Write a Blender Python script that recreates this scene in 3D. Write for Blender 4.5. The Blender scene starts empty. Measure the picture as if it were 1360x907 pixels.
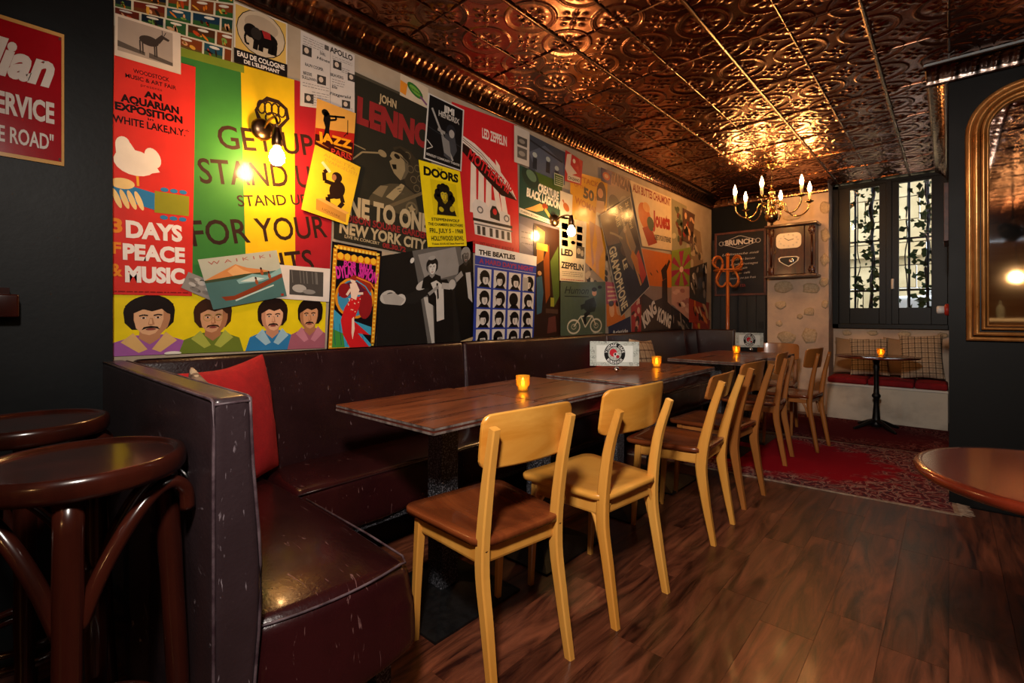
import bpy, bmesh, math, random
import numpy as np
from mathutils import Vector, Matrix, noise
from mathutils.geometry import tessellate_polygon
random.seed(7)
PI = math.pi
sc = bpy.context.scene
COL = sc.collection

# ------------------------------------------------------------------ camera
FPX, HU, HV, HC, TH = 649.0, 680.0, 418.0, 1.10, math.radians(41.8)
FW = Vector((math.cos(TH), math.sin(TH), 0)); RT = Vector((math.sin(TH), -math.cos(TH), 0))
cd = bpy.data.cameras.new('camera'); cam = bpy.data.objects.new('camera', cd); COL.objects.link(cam)
cam.location = (0, 0, HC); cam.rotation_euler = (PI/2, 0, TH - PI/2)
cd.sensor_width = 36; cd.lens = FPX/1360*36; cd.shift_y = -(453.5-HV)/1360; cd.clip_start = .02
sc.camera = cam
# ------------------------------------------------------------------ exposure, world
sc.view_settings.view_transform = 'Standard'; sc.view_settings.look = 'None'
sc.view_settings.gamma = 1; sc.view_settings.use_curve_mapping = False
sc.view_settings.exposure = 0.0
w = bpy.data.worlds.new('world'); sc.world = w; w.use_nodes = True
w.node_tree.nodes['Background'].inputs[0].default_value = (.80, .90, 1.0, 1)
w.node_tree.nodes['Background'].inputs[1].default_value = 4.5
# ------------------------------------------------------------------ lights
def area(name, loc, target, size, power, color, spread=180):
    l = bpy.data.lights.new(name, 'AREA'); l.energy = power; l.color = color; l.size = size; l.shape = 'DISK'
    l.spread = math.radians(spread)
    o = bpy.data.objects.new(name, l); COL.objects.link(o); o.location = loc
    o.rotation_euler = (Vector(target)-Vector(loc)).to_track_quat('-Z', 'Y').to_euler(); return o
KEY = area('key_light', (-.12, .08, 1.98), (2.3, 1.0, .85), .22, 46, (1.0, .89, .78), 140)
BULB_W, CAND_W, TEA_W = 300.0, 260.0, 45.0     # radiance of the lamps (wall bulbs, chandelier, tea lights)

def ray(u, v): return FW + RT*((u-HU)/FPX) + Vector((0, 0, (HV-v)/FPX))
def at_y(u, v, Y): d = ray(u, v); return Vector((0, 0, HC)) + d*(Y/d.y)
def at_x(u, v, X): d = ray(u, v); return Vector((0, 0, HC)) + d*(X/d.x)
def at_z(u, v, Z): d = ray(u, v); return Vector((0, 0, HC)) + d*((Z-HC)/d.z)

# ------------------------------------------------------------------ helpers
def lin(h):
    if not isinstance(h, str): return tuple(h)[:3]
    c = [int(h[i:i+2], 16)/255 for i in (0, 2, 4)]
    return tuple(x/12.92 if x <= .04045 else ((x+.055)/1.055)**2.4 for x in c)
def tag(o, label=None, cat=None, group=None, kind=None):
    if label: o['label'] = label
    if cat: o['category'] = cat
    if group: o['group'] = group
    if kind: o['kind'] = kind
    return o
def link(name, data, parent=None):
    o = bpy.data.objects.new(name, data); COL.objects.link(o)
    if parent: o.parent = parent
    return o
def empty(name, loc=(0, 0, 0), rz=0, label=None, cat=None, group=None):
    o = link(name, None); o.location = loc; o.rotation_euler = (0, 0, rz); o.empty_display_size = .1
    return tag(o, label, cat, group)
def copy_tree(o, parent=None):
    c = o.copy(); COL.objects.link(c)
    if parent: c.parent = parent
    for ch in list(o.children): copy_tree(ch, c)
    return c

def mat(name, col, rough=.5, metal=0, col2=None, scale=8, stretch=(1, 1, 1), bump=0, bscale=None, coat=0, emit=None, es=0,
        rvar=0, detail=6, trans=0, ior=1.45, spec=None, rand=0, low=.35, high=.65, alpha=1, distort=0, wave=False, scratch=None):
    m = bpy.data.materials.new(name); m.use_nodes = True; nt = m.node_tree; b = nt.nodes['Principled BSDF']
    b.inputs['Base Color'].default_value = (*lin(col), 1); b.inputs['Roughness'].default_value = rough
    b.inputs['Metallic'].default_value = metal; b.inputs['Coat Weight'].default_value = coat; b.inputs['Coat Roughness'].default_value = .12
    b.inputs['Transmission Weight'].default_value = trans; b.inputs['IOR'].default_value = ior; b.inputs['Alpha'].default_value = alpha
    if spec is not None: b.inputs['Specular IOR Level'].default_value = spec
    if emit: b.inputs['Emission Color'].default_value = (*lin(emit), 1); b.inputs['Emission Strength'].default_value = es
    N = nt.nodes.new; L = nt.links.new
    if col2 or bump or rvar or rand or scratch:
        tc = N('ShaderNodeTexCoord'); mp = N('ShaderNodeMapping'); mp.inputs['Scale'].default_value = stretch
        src = tc.outputs['Object']
        if rand:
            oi = N('ShaderNodeObjectInfo'); ad = N('ShaderNodeVectorMath'); ad.operation = 'MULTIPLY_ADD'
            cmb = N('ShaderNodeCombineXYZ')
            for i in range(3): L(oi.outputs['Random'], cmb.inputs[i])
            L(cmb.outputs[0], ad.inputs[0]); ad.inputs[1].default_value = (13.7, 29.1, 7.3); L(src, ad.inputs[2]); src = ad.outputs[0]
        L(src, mp.inputs[0])
        nz = N('ShaderNodeTexNoise'); nz.inputs['Scale'].default_value = scale; nz.inputs['Detail'].default_value = detail
        nz.inputs['Roughness'].default_value = .6; nz.inputs['Distortion'].default_value = distort
        L(mp.outputs[0], nz.inputs['Vector'])
        fac = nz.outputs['Fac']
        out = None
        if col2:
            cr = N('ShaderNodeValToRGB'); cr.color_ramp.elements[0].position = low; cr.color_ramp.elements[1].position = high
            cr.color_ramp.elements[0].color = (*lin(col), 1); cr.color_ramp.elements[1].color = (*lin(col2), 1)
            L(fac, cr.inputs[0]); out = cr.outputs[0]
        if rand:
            hs = N('ShaderNodeHueSaturation'); mr = N('ShaderNodeMapRange')
            mr.inputs['To Min'].default_value = 1-rand; mr.inputs['To Max'].default_value = 1+rand
            L(oi.outputs['Random'], mr.inputs[0]); L(mr.outputs[0], hs.inputs['Value'])
            if out: L(out, hs.inputs['Color'])
            else: hs.inputs['Color'].default_value = (*lin(col), 1)
            out = hs.outputs[0]
        if scratch:
            n2 = N('ShaderNodeTexNoise'); n2.inputs['Scale'].default_value = 9; n2.inputs['Detail'].default_value = 8; n2.inputs['Distortion'].default_value = 1.6
            m2 = N('ShaderNodeMapping'); m2.inputs['Scale'].default_value = (7, 1, 1.6); m2.inputs['Rotation'].default_value = (.3, .5, .6)
            L(tc.outputs['Object'], m2.inputs[0]); L(m2.outputs[0], n2.inputs['Vector'])
            r2 = N('ShaderNodeValToRGB'); r2.color_ramp.elements[0].position = .665; r2.color_ramp.elements[1].position = .73
            L(n2.outputs['Fac'], r2.inputs[0]); mx = N('ShaderNodeMix'); mx.data_type = 'RGBA'
            L(r2.outputs[0], mx.inputs['Factor'])
            if out: L(out, mx.inputs['A'])
            else: mx.inputs['A'].default_value = (*lin(col), 1)
            mx.inputs['B'].default_value = (*lin(scratch), 1); out = mx.outputs['Result']
        if out: L(out, b.inputs['Base Color'])
        if rvar:
            mr2 = N('ShaderNodeMapRange'); mr2.inputs['To Min'].default_value = max(.02, rough-rvar); mr2.inputs['To Max'].default_value = rough+rvar
            L(fac, mr2.inputs[0]); L(mr2.outputs[0], b.inputs['Roughness'])
        if bump:
            n3 = N('ShaderNodeTexNoise'); n3.inputs['Scale'].default_value = bscale or scale; n3.inputs['Detail'].default_value = 5
            L(mp.outputs[0], n3.inputs['Vector'])
            bp = N('ShaderNodeBump'); bp.inputs['Strength'].default_value = bump; bp.inputs['Distance'].default_value = .004
            L(n3.outputs['Fac'], bp.inputs['Height']); L(bp.outputs[0], b.inputs['Normal'])
    return m

class MB:
    def __init__(s): s.v = []; s.f = []; s.s = []
    def add(s, vs, fs, smooth=False):
        o = len(s.v); s.v += [tuple(x) for x in vs]; s.f += [tuple(i+o for i in f) for f in fs]; s.s += [smooth]*len(fs); return s
    def box(s, c, d, rz=0, M=None):
        x, y, z = d[0]/2, d[1]/2, d[2]/2
        vs = [Vector(p) for p in ((-x, -y, -z), (x, -y, -z), (x, y, -z), (-x, y, -z), (-x, -y, z), (x, -y, z), (x, y, z), (-x, y, z))]
        R = M or Matrix.Rotation(rz, 3, 'Z')
        return s.add([R@p+Vector(c) for p in vs], [(0, 3, 2, 1), (4, 5, 6, 7), (0, 1, 5, 4), (1, 2, 6, 5), (2, 3, 7, 6), (3, 0, 4, 7)])
    def sweep(s, pts, dims, n=10, up=(0, 0, 1), rect=False, closed=False, caps=True):
        pts = [Vector(p) for p in pts]; m = len(pts)
        if not isinstance(dims, list): dims = [dims]*m
        dims = [(d, d) if not isinstance(d, tuple) else d for d in dims]
        if rect: sec = [(-1, -.72), (-.72, -1), (.72, -1), (1, -.72), (1, .72), (.72, 1), (-.72, 1), (-1, .72)]; n = 8
        else: sec = [(math.cos(2*PI*i/n), math.sin(2*PI*i/n)) for i in range(n)]
        vs = []; U = Vector(up)
        for i, p in enumerate(pts):
            a = pts[(i-1) % m] if (closed or i > 0) else p; b = pts[(i+1) % m] if (closed or i < m-1) else p
            t = (b-a).normalized(); x = U.cross(t)
            if x.length < 1e-3: x = Vector((1, 0, 0)).cross(t)
            x.normalize(); y = t.cross(x).normalized()
            vs += [p + x*(c*dims[i][0]) + y*(d*dims[i][1]) for c, d in sec]
        fs = []
        for i in range(m if closed else m-1):
            j = (i+1) % m
            fs += [(i*n+k, i*n+(k+1) % n, j*n+(k+1) % n, j*n+k) for k in range(n)]
        s.add(vs, fs, not rect)
        if caps and not closed:
            o = len(s.v)-len(vs); s.f += [tuple(o+k for k in reversed(range(n))), tuple(o+(m-1)*n+k for k in range(n))]; s.s += [False]*2
        return s
    def lathe(s, prof, n=24, c=(0, 0, 0), M=None, smooth=True):
        vs = []; c = Vector(c)
        for r, z in prof:
            for k in range(n):
                p = Vector((r*math.cos(2*PI*k/n), r*math.sin(2*PI*k/n), z)); vs.append((M@p if M else p)+c)
        fs = [(i*n+k, i*n+(k+1) % n, (i+1)*n+(k+1) % n, (i+1)*n+k) for i in range(len(prof)-1) for k in range(n)]
        s.add(vs, fs, smooth)
        o = len(s.v)-len(vs); L = len(prof)-1
        if prof[0][0] > 1e-5: s.f.append(tuple(o+k for k in reversed(range(n)))); s.s.append(False)
        if prof[-1][0] > 1e-5: s.f.append(tuple(o+L*n+k for k in range(n))); s.s.append(False)
        return s
    def prism(s, poly, h, M=None, c=(0, 0, 0), smooth=False):
        # poly in local xy, extruded along local z by h (centred)
        n = len(poly); vs = [Vector((x, y, -h/2)) for x, y in poly]+[Vector((x, y, h/2)) for x, y in poly]
        vs = [(M@p if M else p)+Vector(c) for p in vs]
        s.add(vs, [(i, (i+1) % n, n+(i+1) % n, n+i) for i in range(n)], smooth)
        s.add(vs, [tuple(reversed(range(n))), tuple(range(n, 2*n))], False); return s
    def rbox(s, lo, hi, r=.02, n=4, fn=None):
        lo = Vector(lo); hi = Vector(hi); c = (lo+hi)/2; h = (hi-lo)/2; r = min(r, h.x*.98, h.y*.98, h.z*.98)
        def cl(H):
            a = [-H, -H+r*.3, -H+r*.65, -H+r]; k = H-r
            return a+[-k+2*k*i/n for i in range(1, n)]+[k, k+r*.35, k+r*.7, H]
        X, Y, Z = cl(h.x), cl(h.y), cl(h.z); idx = {}; vs = []; fs = []
        def V(p):
            key = tuple(round(q, 6) for q in p)
            if key not in idx:
                P = Vector(p); q = Vector([max(-(h[i]-r), min(h[i]-r, P[i])) for i in range(3)]); d = P-q
                if d.length > 1e-9: P = q+d.normalized()*r
                P = P+c
                if fn: P = Vector(fn(P, (p[0]/h.x, p[1]/h.y, p[2]/h.z)))
                idx[key] = len(vs); vs.append(P)
            return idx[key]
        def face(A, B, mk, flip):
            for i in range(len(A)-1):
                for j in range(len(B)-1):
                    q = [V(mk(A[i], B[j])), V(mk(A[i+1], B[j])), V(mk(A[i+1], B[j+1])), V(mk(A[i], B[j+1]))]
                    fs.append(tuple(reversed(q)) if flip else tuple(q))
        face(X, Y, lambda a, b: (a, b, h.z), False); face(X, Y, lambda a, b: (a, b, -h.z), True)
        face(Y, Z, lambda a, b: (h.x, a, b), False); face(Y, Z, lambda a, b: (-h.x, a, b), True)
        face(X, Z, lambda a, b: (a, -h.y, b), False); face(X, Z, lambda a, b: (a, h.y, b), True)
        return s.add(vs, fs, True)
    def ball(s, c, r, n=16, sq=(1, 1, 1)):
        return s.lathe([(max(1e-6, r*math.sin(PI*i/(n//2)))*1, -r*math.cos(PI*i/(n//2))) for i in range(n//2+1)], n, c, Matrix.Diagonal(Vector(sq)))
    def build(s, name, m, parent=None, bevel=0, loc=None):
        me = bpy.data.meshes.new(name); vs = s.v
        if loc: vs = [(a-loc[0], b-loc[1], c-loc[2]) for a, b, c in vs]
        me.from_pydata(vs, [], s.f); me.polygons.foreach_set('use_smooth', s.s); me.materials.append(m); me.update()
        o = link(name, me, parent)
        if loc: o.location = loc
        if bevel:
            b = o.modifiers.new('bevel', 'BEVEL'); b.width = bevel; b.segments = 2; b.limit_method = 'ANGLE'
        return o
def struct(name, mb, m, parent=None, bevel=0):
    o = mb.build(name, m, parent, bevel); o['kind'] = 'structure'; return o
def bez(p0, p1, p2, p3, n=12):
    P = [Vector(p) for p in (p0, p1, p2, p3)]; r = []
    for i in range(n+1):
        t = i/n; r.append(P[0]*(1-t)**3+P[1]*3*t*(1-t)**2+P[2]*3*t*t*(1-t)+P[3]*t**3)
    return r
def smooth_path(pts, n=6):
    P = [Vector(p) for p in pts]; out = []
    for i in range(len(P)-1):
        a = P[i-1] if i > 0 else P[i]*2-P[i+1]; b, c = P[i], P[i+1]; d = P[i+2] if i+2 < len(P) else P[i+1]*2-P[i]
        for k in range(n):
            t = k/n; out.append(.5*((2*b)+(c-a)*t+(2*a-5*b+4*c-d)*t*t+(3*b-3*c+d-a)*t**3))
    return out+[P[-1]]

# ------------------------------------------------------------------ materials
M_ = {}
M_['leather'] = mat('leather', '1f0e10', .32, 0, '2a1315', 3.5, bump=.22, bscale=120, rvar=.1, scratch='6b5558', coat=.15)
M_['leather_seat'] = mat('leather_seat', '200a0b', .26, 0, '2d0d0f', 3, bump=.2, bscale=110, rvar=.08, scratch='6a4a48', coat=.25)
M_['leather_arm_sheen'] = mat('leather_arm_sheen', '281d20', .34, 0, '34272b', 3, bump=.22, bscale=110, rvar=.1, scratch='8d8088', coat=.2)  # lighter, greyer copy of the leather: flash sheen painted into the arm colour
M_['piping'] = mat('piping', '5c4c52', .5, 0, '33232a', 25)
M_['honey'] = mat('honey_wood', 'bd7c2e', .36, 0, 'd39a48', 5, (1, 1, .12), bump=.05, bscale=60, coat=.25, rand=.07, distort=.6)
M_['honey_h'] = mat('honey_veneer', 'c07e2c', .33, 0, 'd69a45', 4, (.5, .5, 2.4), bump=.04, bscale=40, coat=.3, rand=.06, distort=1.2)
M_['brown_seat'] = mat('seat_wood', '5f2b14', .25, 0, '80401e', 4, (3, .5, 1), bump=.05, bscale=40, coat=.4, rand=.12, distort=.8)
M_['brown_wood'] = mat('brown_wood', '8c5524', .36, 0, 'a5662f', 5, (1, 1, .15), bump=.05, bscale=60, coat=.25, rand=.1)
M_['mahog'] = mat('mahogany', '1f0a06', .22, 0, '38140c', 7, (1, 1, .12), bump=.04, bscale=50, coat=.5, distort=.5)
M_['mahog_top'] = mat('mahogany_top', '1c0a08', .2, 0, '2c100d', 5, (.4, 3, 1), coat=.5, bump=.03, bscale=40)
M_['tabletop'] = mat('table_top', '3c180f', .3, 0, '8f4e2a', 3.6, (.4, 4.5, 1), bump=.05, bscale=60, coat=.25, rvar=.12, distort=1.0, rand=.08, low=.3, high=.72)
M_['tedge'] = mat('table_edge', '7d726c', .6, 0, '3a302d', 30, (1, 1, .2), bump=.3, bscale=90)
M_['tedge_b'] = mat('table_edge_band', '3a1710', .5, 0, '552318', 20)
M_['redtop'] = mat('red_table_top', '43130a', .2, 0, '61200f', 3, (.5, 3, 1), coat=.5, bump=.02, bscale=30)
M_['iron'] = mat('black_iron_glints', '131316', .42, .1, '72727a', 170, bump=.6, bscale=170, low=.5, high=.66, detail=2)  # pale speckles paint flash glints onto the textured black iron
M_['castiron'] = mat('cast_iron', '0c0c0d', .45, .4, '1a1a1b', 40, bump=.3, bscale=60)
M_['blackwall'] = mat('black_paint', '030404', .5, 0, '060708', 2.2, spec=.2, bump=.08, bscale=70, rvar=.08)
M_['bluewall'] = mat('dark_blue_paint', '07090b', .45, 0, '0c1013', 2.0, spec=.3, bump=.08, bscale=60, rvar=.1)
M_['beige'] = mat('beige_wall', 'b3a28c', .7, 0, 'a5937c', 5, bump=.05, bscale=60)
M_['stonewall'] = mat('limewash', 'dcc4ab', .85, 0, 'b39e90', 2.4, bump=.7, bscale=14, detail=9)
M_['stone'] = mat('rubble_stone', 'd8c4a4', .85, 0, 'b9a080', 9, bump=.8, bscale=40, rand=.12)
M_['bench'] = mat('bench_plaster', 'cfc6b6', .8, 0, '8f8478', 3, (1, 1, 1.5), bump=.3, bscale=20, low=.45, high=.9)
M_['white_board'] = mat('white_board', 'd5d0c8', .5)
M_['tanwall'] = mat('tan_boards', '8f5c2e', .6, 0, 'a97442', 3, (1, .3, 4), bump=.1)
M_['copper'] = mat('pressed_copper', (.38, .155, .085), .23, 1, (.22, .085, .05), 6, rvar=.07, bump=.1, bscale=28)
M_['bronze'] = mat('bronze_crown', (.30, .15, .085), .22, 1, (.16, .08, .05), 14, rvar=.08)
M_['darkmetal'] = mat('dark_crown', (.10, .085, .08), .22, 1, (.2, .13, .1), 12, rvar=.06)
M_['seam'] = mat('seam_bead', (.33, .17, .10), .25, 1, (.17, .09, .06), 3, rvar=.1)
M_['brass'] = mat('aged_brass', (.62, .40, .16), .25, 1, (.32, .19, .08), 14, rvar=.1)
M_['oldbrass'] = mat('dark_brass', (.22, .13, .07), .3, 1, (.12, .07, .04), 18, rvar=.1)
M_['ivory'] = mat('candle_sleeve', 'ead6ae', .45)
M_['glow'] = mat('bulb_glow', 'ffffff', .3, emit=(1, .54, .20), es=BULB_W)
M_['glow_c'] = mat('candle_bulb_glow', 'ffffff', .3, emit=(1, .47, .13), es=CAND_W)
M_['flame'] = mat('tealight_flame', 'ffffff', .3, emit=(1, .62, .18), es=TEA_W)
M_['amber'] = mat('amber_glass', (1.0, .55, .04), .12, trans=.55, ior=1.3)
M_['wax'] = mat('wax', 'f4d894', .4, emit=(1, .6, .15), es=3)
M_['glass'] = mat('window_glass', (1, 1, 1), .0, trans=1, ior=1.45)
M_['blackwood'] = mat('black_frame', '050505', .4, 0, '090909', 8, spec=.25)
M_['doorboard'] = mat('door_board', '07090a', .45, 0, '0d1012', 4, (2, 2, .3), bump=.15, bscale=20, rand=.1)
M_['chalk'] = mat('slate', '17171a', .6, 0, '26262a', 3.5, bump=.05)
M_['rosewood'] = mat('board_frame', '5c2f22', .45, 0, '3f1e16', 18, (1, 1, 1))
M_['clockwood'] = mat('walnut_case', '26100a', .32, 0, '4c2412', 9, (2, 2, .5), bump=.1, coat=.3, distort=1)
M_['enamel'] = mat('enamel', 'e6dccb', .3)
M_['gilt'] = mat('gilt_frame', 'a86a30', .3, .6, 'd09a5c', 7, (1, 1, .6), bump=.12, bscale=30, rvar=.1)
M_['mirror'] = mat('mirror_glass', (.86, .84, .82), .035, 1)
M_['chrome'] = mat('chrome', (.8, .8, .8), .12, 1)
M_['bentwood'] = mat('bent_beech', 'a04f1c', .3, 0, 'bb6a2c', 6, (1, 1, .2), coat=.3)
M_['redcloth'] = mat('red_cloth', 'b3131d', .85, 0, 'a00f1a', 30, bump=.5, bscale=320)
M_['redpad'] = mat('red_pad', '8f0f18', .85, 0, '7c0c14', 20, bump=.4, bscale=200)
M_['tancloth'] = mat('tan_cloth', '9d8468', .9, 0, '8b7258', 6, bump=.4, bscale=200)
M_['white'] = mat('white_plastic', 'd8d8d5', .4)
M_['redpl'] = mat('red_plastic', 'a4281c', .4)
M_['leaf'] = mat('vine_leaf', '27401d', .55, 0, '3f5c28', 9)
M_['stem'] = mat('vine_stem', '2f2117', .8)
M_['facade'] = mat('stone_facade', '9a8660', .85, 0, 'b3a07a', 2, bump=.2, rand=.1)
M_['street'] = mat('street', '77736c', .9, 0, '8a867f', 5)
M_['greymetal'] = mat('grey_metal', '8f979b', .5, .2)
M_['bottle'] = mat('bottle_glass', (.55, .62, .6), .06, trans=.8)

def plaid(name, base, l1, l2, k=9.0):
    m = bpy.data.materials.new(name); m.use_nodes = True; nt = m.node_tree; b = nt.nodes['Principled BSDF']; b.inputs['Roughness'].default_value = .9
    N = nt.nodes.new; L = nt.links.new; tc = N('ShaderNodeTexCoord'); sp = N('ShaderNodeSeparateXYZ'); L(tc.outputs['Object'], sp.inputs[0]); cur = None
    for ax, ph in ((0, 0), (2, 0), (0, .5), (2, .5)):
        mu = N('ShaderNodeMath'); mu.operation = 'MULTIPLY_ADD'; mu.inputs[1].default_value = k*2.2; mu.inputs[2].default_value = ph+50
        L(sp.outputs[ax], mu.inputs[0]); fr = N('ShaderNodeMath'); fr.operation = 'FRACT'; L(mu.outputs[0], fr.inputs[0])
        lt = N('ShaderNodeMath'); lt.operation = 'LESS_THAN'; lt.inputs[1].default_value = .18 if ph == 0 else .3; L(fr.outputs[0], lt.inputs[0])
        sc_ = N('ShaderNodeMath'); sc_.operation = 'MULTIPLY'; sc_.inputs[1].default_value = .75 if ph == 0 else .4; L(lt.outputs[0], sc_.inputs[0])
        mx = N('ShaderNodeMix'); mx.data_type = 'RGBA'; L(sc_.outputs[0], mx.inputs['Factor'])
        if cur: L(cur, mx.inputs['A'])
        else: mx.inputs['A'].default_value = (*lin(base), 1)
        mx.inputs['B'].default_value = (*lin(l1 if ph == 0 else l2), 1); cur = mx.outputs['Result']
    L(cur, b.inputs['Base Color']); return m
M_['plaid'] = plaid('plaid_cloth', 'b5a48c', '2c1c18', '7d6c5a')
M_['plaid2'] = plaid('plaid_cloth_beige', 'b9a081', '4a2c20', '9c8468', 6)

# flat print: one glossy paper material that reads the colour of each printed shape
def print_mat(name, rough, coat, bumpy=.25):
    m = bpy.data.materials.new(name); m.use_nodes = True; nt = m.node_tree; b = nt.nodes['Principled BSDF']
    a = nt.nodes.new('ShaderNodeAttribute'); a.attribute_name = 'Ink'; L = nt.links.new
    tc = nt.nodes.new('ShaderNodeTexCoord'); nz = nt.nodes.new('ShaderNodeTexNoise'); nz.inputs['Scale'].default_value = 14; nz.inputs['Detail'].default_value = 7
    L(tc.outputs['Object'], nz.inputs['Vector']); hs = nt.nodes.new('ShaderNodeHueSaturation'); mr = nt.nodes.new('ShaderNodeMapRange')
    mr.inputs['To Min'].default_value = .82; mr.inputs['To Max'].default_value = 1.12; L(nz.outputs['Fac'], mr.inputs[0]); L(mr.outputs[0], hs.inputs['Value'])
    L(a.outputs['Color'], hs.inputs['Color']); L(hs.outputs[0], b.inputs['Base Color'])
    b.inputs['Roughness'].default_value = rough; b.inputs['Specular IOR Level'].default_value = .18; b.inputs['Coat Weight'].default_value = coat; b.inputs['Coat Roughness'].default_value = .13
    n2 = nt.nodes.new('ShaderNodeTexNoise'); n2.inputs['Scale'].default_value = 9; n2.inputs['Detail'].default_value = 3
    L(tc.outputs['Object'], n2.inputs['Vector']); bp = nt.nodes.new('ShaderNodeBump'); bp.inputs['Strength'].default_value = bumpy; bp.inputs['Distance'].default_value = .006
    L(n2.outputs['Fac'], bp.inputs['Height']); L(bp.outputs[0], b.inputs['Normal']); L(bp.outputs[0], b.inputs['Coat Normal'])
    return m
M_['print'] = print_mat('printed_paper', .42, .36)
M_['print_flat'] = print_mat('printed_board', .5, .1, .02)
M_['enamel_print'] = print_mat('enamel_print', .18, .8, .05)
# ------------------------------------------------------------------ printed things
_tc = {}
def glyphs(s, bold=0., shear=0., space=1.):
    key = (s, bold, shear, space)
    if key not in _tc:
        cu = bpy.data.curves.new('t', 'FONT'); cu.body = s; cu.offset = bold; cu.shear = shear; cu.space_character = space
        cu.resolution_u = 3; ob = bpy.data.objects.new('t', cu); COL.objects.link(ob)
        bpy.context.view_layer.update(); dg = bpy.context.evaluated_depsgraph_get(); ev = ob.evaluated_get(dg); me = ev.to_mesh()
        V = [(v.co.x, v.co.y) for v in me.vertices]; F = [tuple(p.vertices) for p in me.polygons]; ev.to_mesh_clear()
        bpy.data.objects.remove(ob); bpy.data.curves.remove(cu)
        x0 = min(v[0] for v in V); x1 = max(v[0] for v in V)
        _tc[key] = ([(v[0]-x0, v[1]) for v in V], F, x1-x0)
    return _tc[key]
CAP = .73
class Sheet:
    """A flat printed sheet. Corners TL, TR, BR, BL in 3D; art is laid out in sheet coordinates s (right) and t (down), 0..1."""
    def __init__(s, name, label, corners, paper, cat='poster', group=None, thick=.0006, material='print', parent=None, step=.00016):
        s.name, s.label, s.cat, s.group, s.mat, s.parent, s.step = name, label, cat, group, material, parent, step
        s.c = [Vector(p) for p in corners]; s.n = (s.c[1]-s.c[0]).cross(s.c[0]-s.c[3]).normalized()
        s.W = ((s.c[1]-s.c[0]).length+(s.c[2]-s.c[3]).length)/2; s.H = ((s.c[3]-s.c[0]).length+(s.c[2]-s.c[1]).length)/2
        s.V = []; s.F = []; s.C = []; s.L = 0
        c = s.c; b = [p-s.n*thick for p in c]; s.V += c+b
        for f in ((3, 2, 1, 0), (4, 5, 6, 7), (0, 1, 5, 4), (1, 2, 6, 5), (2, 3, 7, 6), (3, 0, 4, 7)): s.F.append(f); s.C.append(lin(paper))
    def P(s, a, t, up=True):
        c = s.c; return (c[0]*(1-a)+c[1]*a)*(1-t)+(c[3]*(1-a)+c[2]*a)*t + s.n*(s.step*s.L)
    def layer(s): s.L += 1
    def poly(s, pts, col, clip=True, nl=True):
        if nl: s.layer()
        if clip: pts = [(min(1, max(0, a)), min(1, max(0, t))) for a, t in pts]
        P = [s.P(a, t) for a, t in pts]; o = len(s.V); s.V += P; col = lin(col)
        for tr in tessellate_polygon([[Vector((a*s.W, -t*s.H, 0)) for a, t in pts]]): s.F.append(tuple(o+i for i in tr)); s.C.append(col)
    def rect(s, a, t, b, u, col, nl=True): s.poly([(a, t), (b, t), (b, u), (a, u)], col, nl=nl)
    def rim(s, a, t, b, u, wd, col):
        k = wd*s.W/s.H; s.layer()
        for r in ((a, t, b, t+k), (a, u-k, b, u), (a, t, a+wd, u), (b-wd, t, b, u)): s.rect(*r, col, nl=False)
    def ell(s, a, t, ra, rt, col, rot=0, n=18, nl=True, arc=None):
        # radii as fractions of the sheet's width (ra) and height (rt); rot in degrees
        q = math.radians(rot); pts = []
        r0, r1 = (0, 360) if not arc else arc
        for i in range(n+(1 if arc else 0)):
            w_ = math.radians(r0+(r1-r0)*i/n); x, y = ra*s.W*math.cos(w_), rt*s.H*math.sin(w_)
            pts.append((a+(x*math.cos(q)-y*math.sin(q))/s.W, t+(x*math.sin(q)+y*math.cos(q))/s.H))
        s.poly(pts, col, nl=nl)
    def line(s, pts, wd, col, nl=True):
        if nl: s.layer()
        wd *= s.W
        for (a, t), (b, u) in zip(pts, pts[1:]):
            x, y = (b-a)*s.W, (u-t)*s.H; l = math.hypot(x, y) or 1; nx, ny = -y/l*wd/2/s.W, x/l*wd/2/s.H
            s.poly([(a+nx, t+ny), (b+nx, u+ny), (b-nx, u-ny), (a-nx, t-ny)], col, nl=False)
    def ring(s, a, t, ra, rt, wd, col, n=28, arc=(0, 360)):
        s.line([(a+ra*math.cos(math.radians(w_)), t+rt*math.sin(math.radians(w_))) for w_ in np.linspace(arc[0], arc[1], n+1)], wd, col)
    def text(s, st, a, t, b, h, col, bold=.0, shear=0, t1=None, space=1.):
        # baseline from (a, t) to (b, t1); h = cap height as a fraction of the sheet's height
        s.layer(); V, F, W = glyphs(st, bold, shear, space); t1 = t if t1 is None else t1
        A = s.P(a, t); B = s.P(b, t1); d = B-A; up = s.n.cross(d).normalized(); o = len(s.V); H = h*s.H; col = lin(col)
        s.V += [A + d*(x/W) + up*(y/CAP*H) for x, y in V]
        for f in F: s.F.append(tuple(o+i for i in f)); s.C.append(col)
    def arc_text(s, st, a, t, r, h, col, a0, a1, bold=.02, flip=False):
        # letters round a circle of radius r (fraction of width), angles in degrees clockwise from the top
        s.layer(); n = len(st); C = s.P(a, t); ex = (s.c[1]-s.c[0]).normalized(); ey = (s.c[0]-s.c[3]).normalized(); col = lin(col)
        for i, ch in enumerate(st):
            if ch == ' ': continue
            w_ = math.radians(a0+(a1-a0)*(i/(n-1))); rad = ex*math.sin(w_)+ey*math.cos(w_); tan = ex*math.cos(w_)-ey*math.sin(w_)
            if flip: up, tn = -rad, -tan
            else: up, tn = rad, tan
            V, F, W = glyphs(ch, bold); k = h*s.H/CAP; o = len(s.V); base = C+rad*(r*s.W) - up*(h*s.H/2)
            s.V += [base + tn*((x-W/2)*k*.85) + up*(y*k) for x, y in V]
            for f in F: s.F.append(tuple(o+j for j in f)); s.C.append(col)
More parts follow.
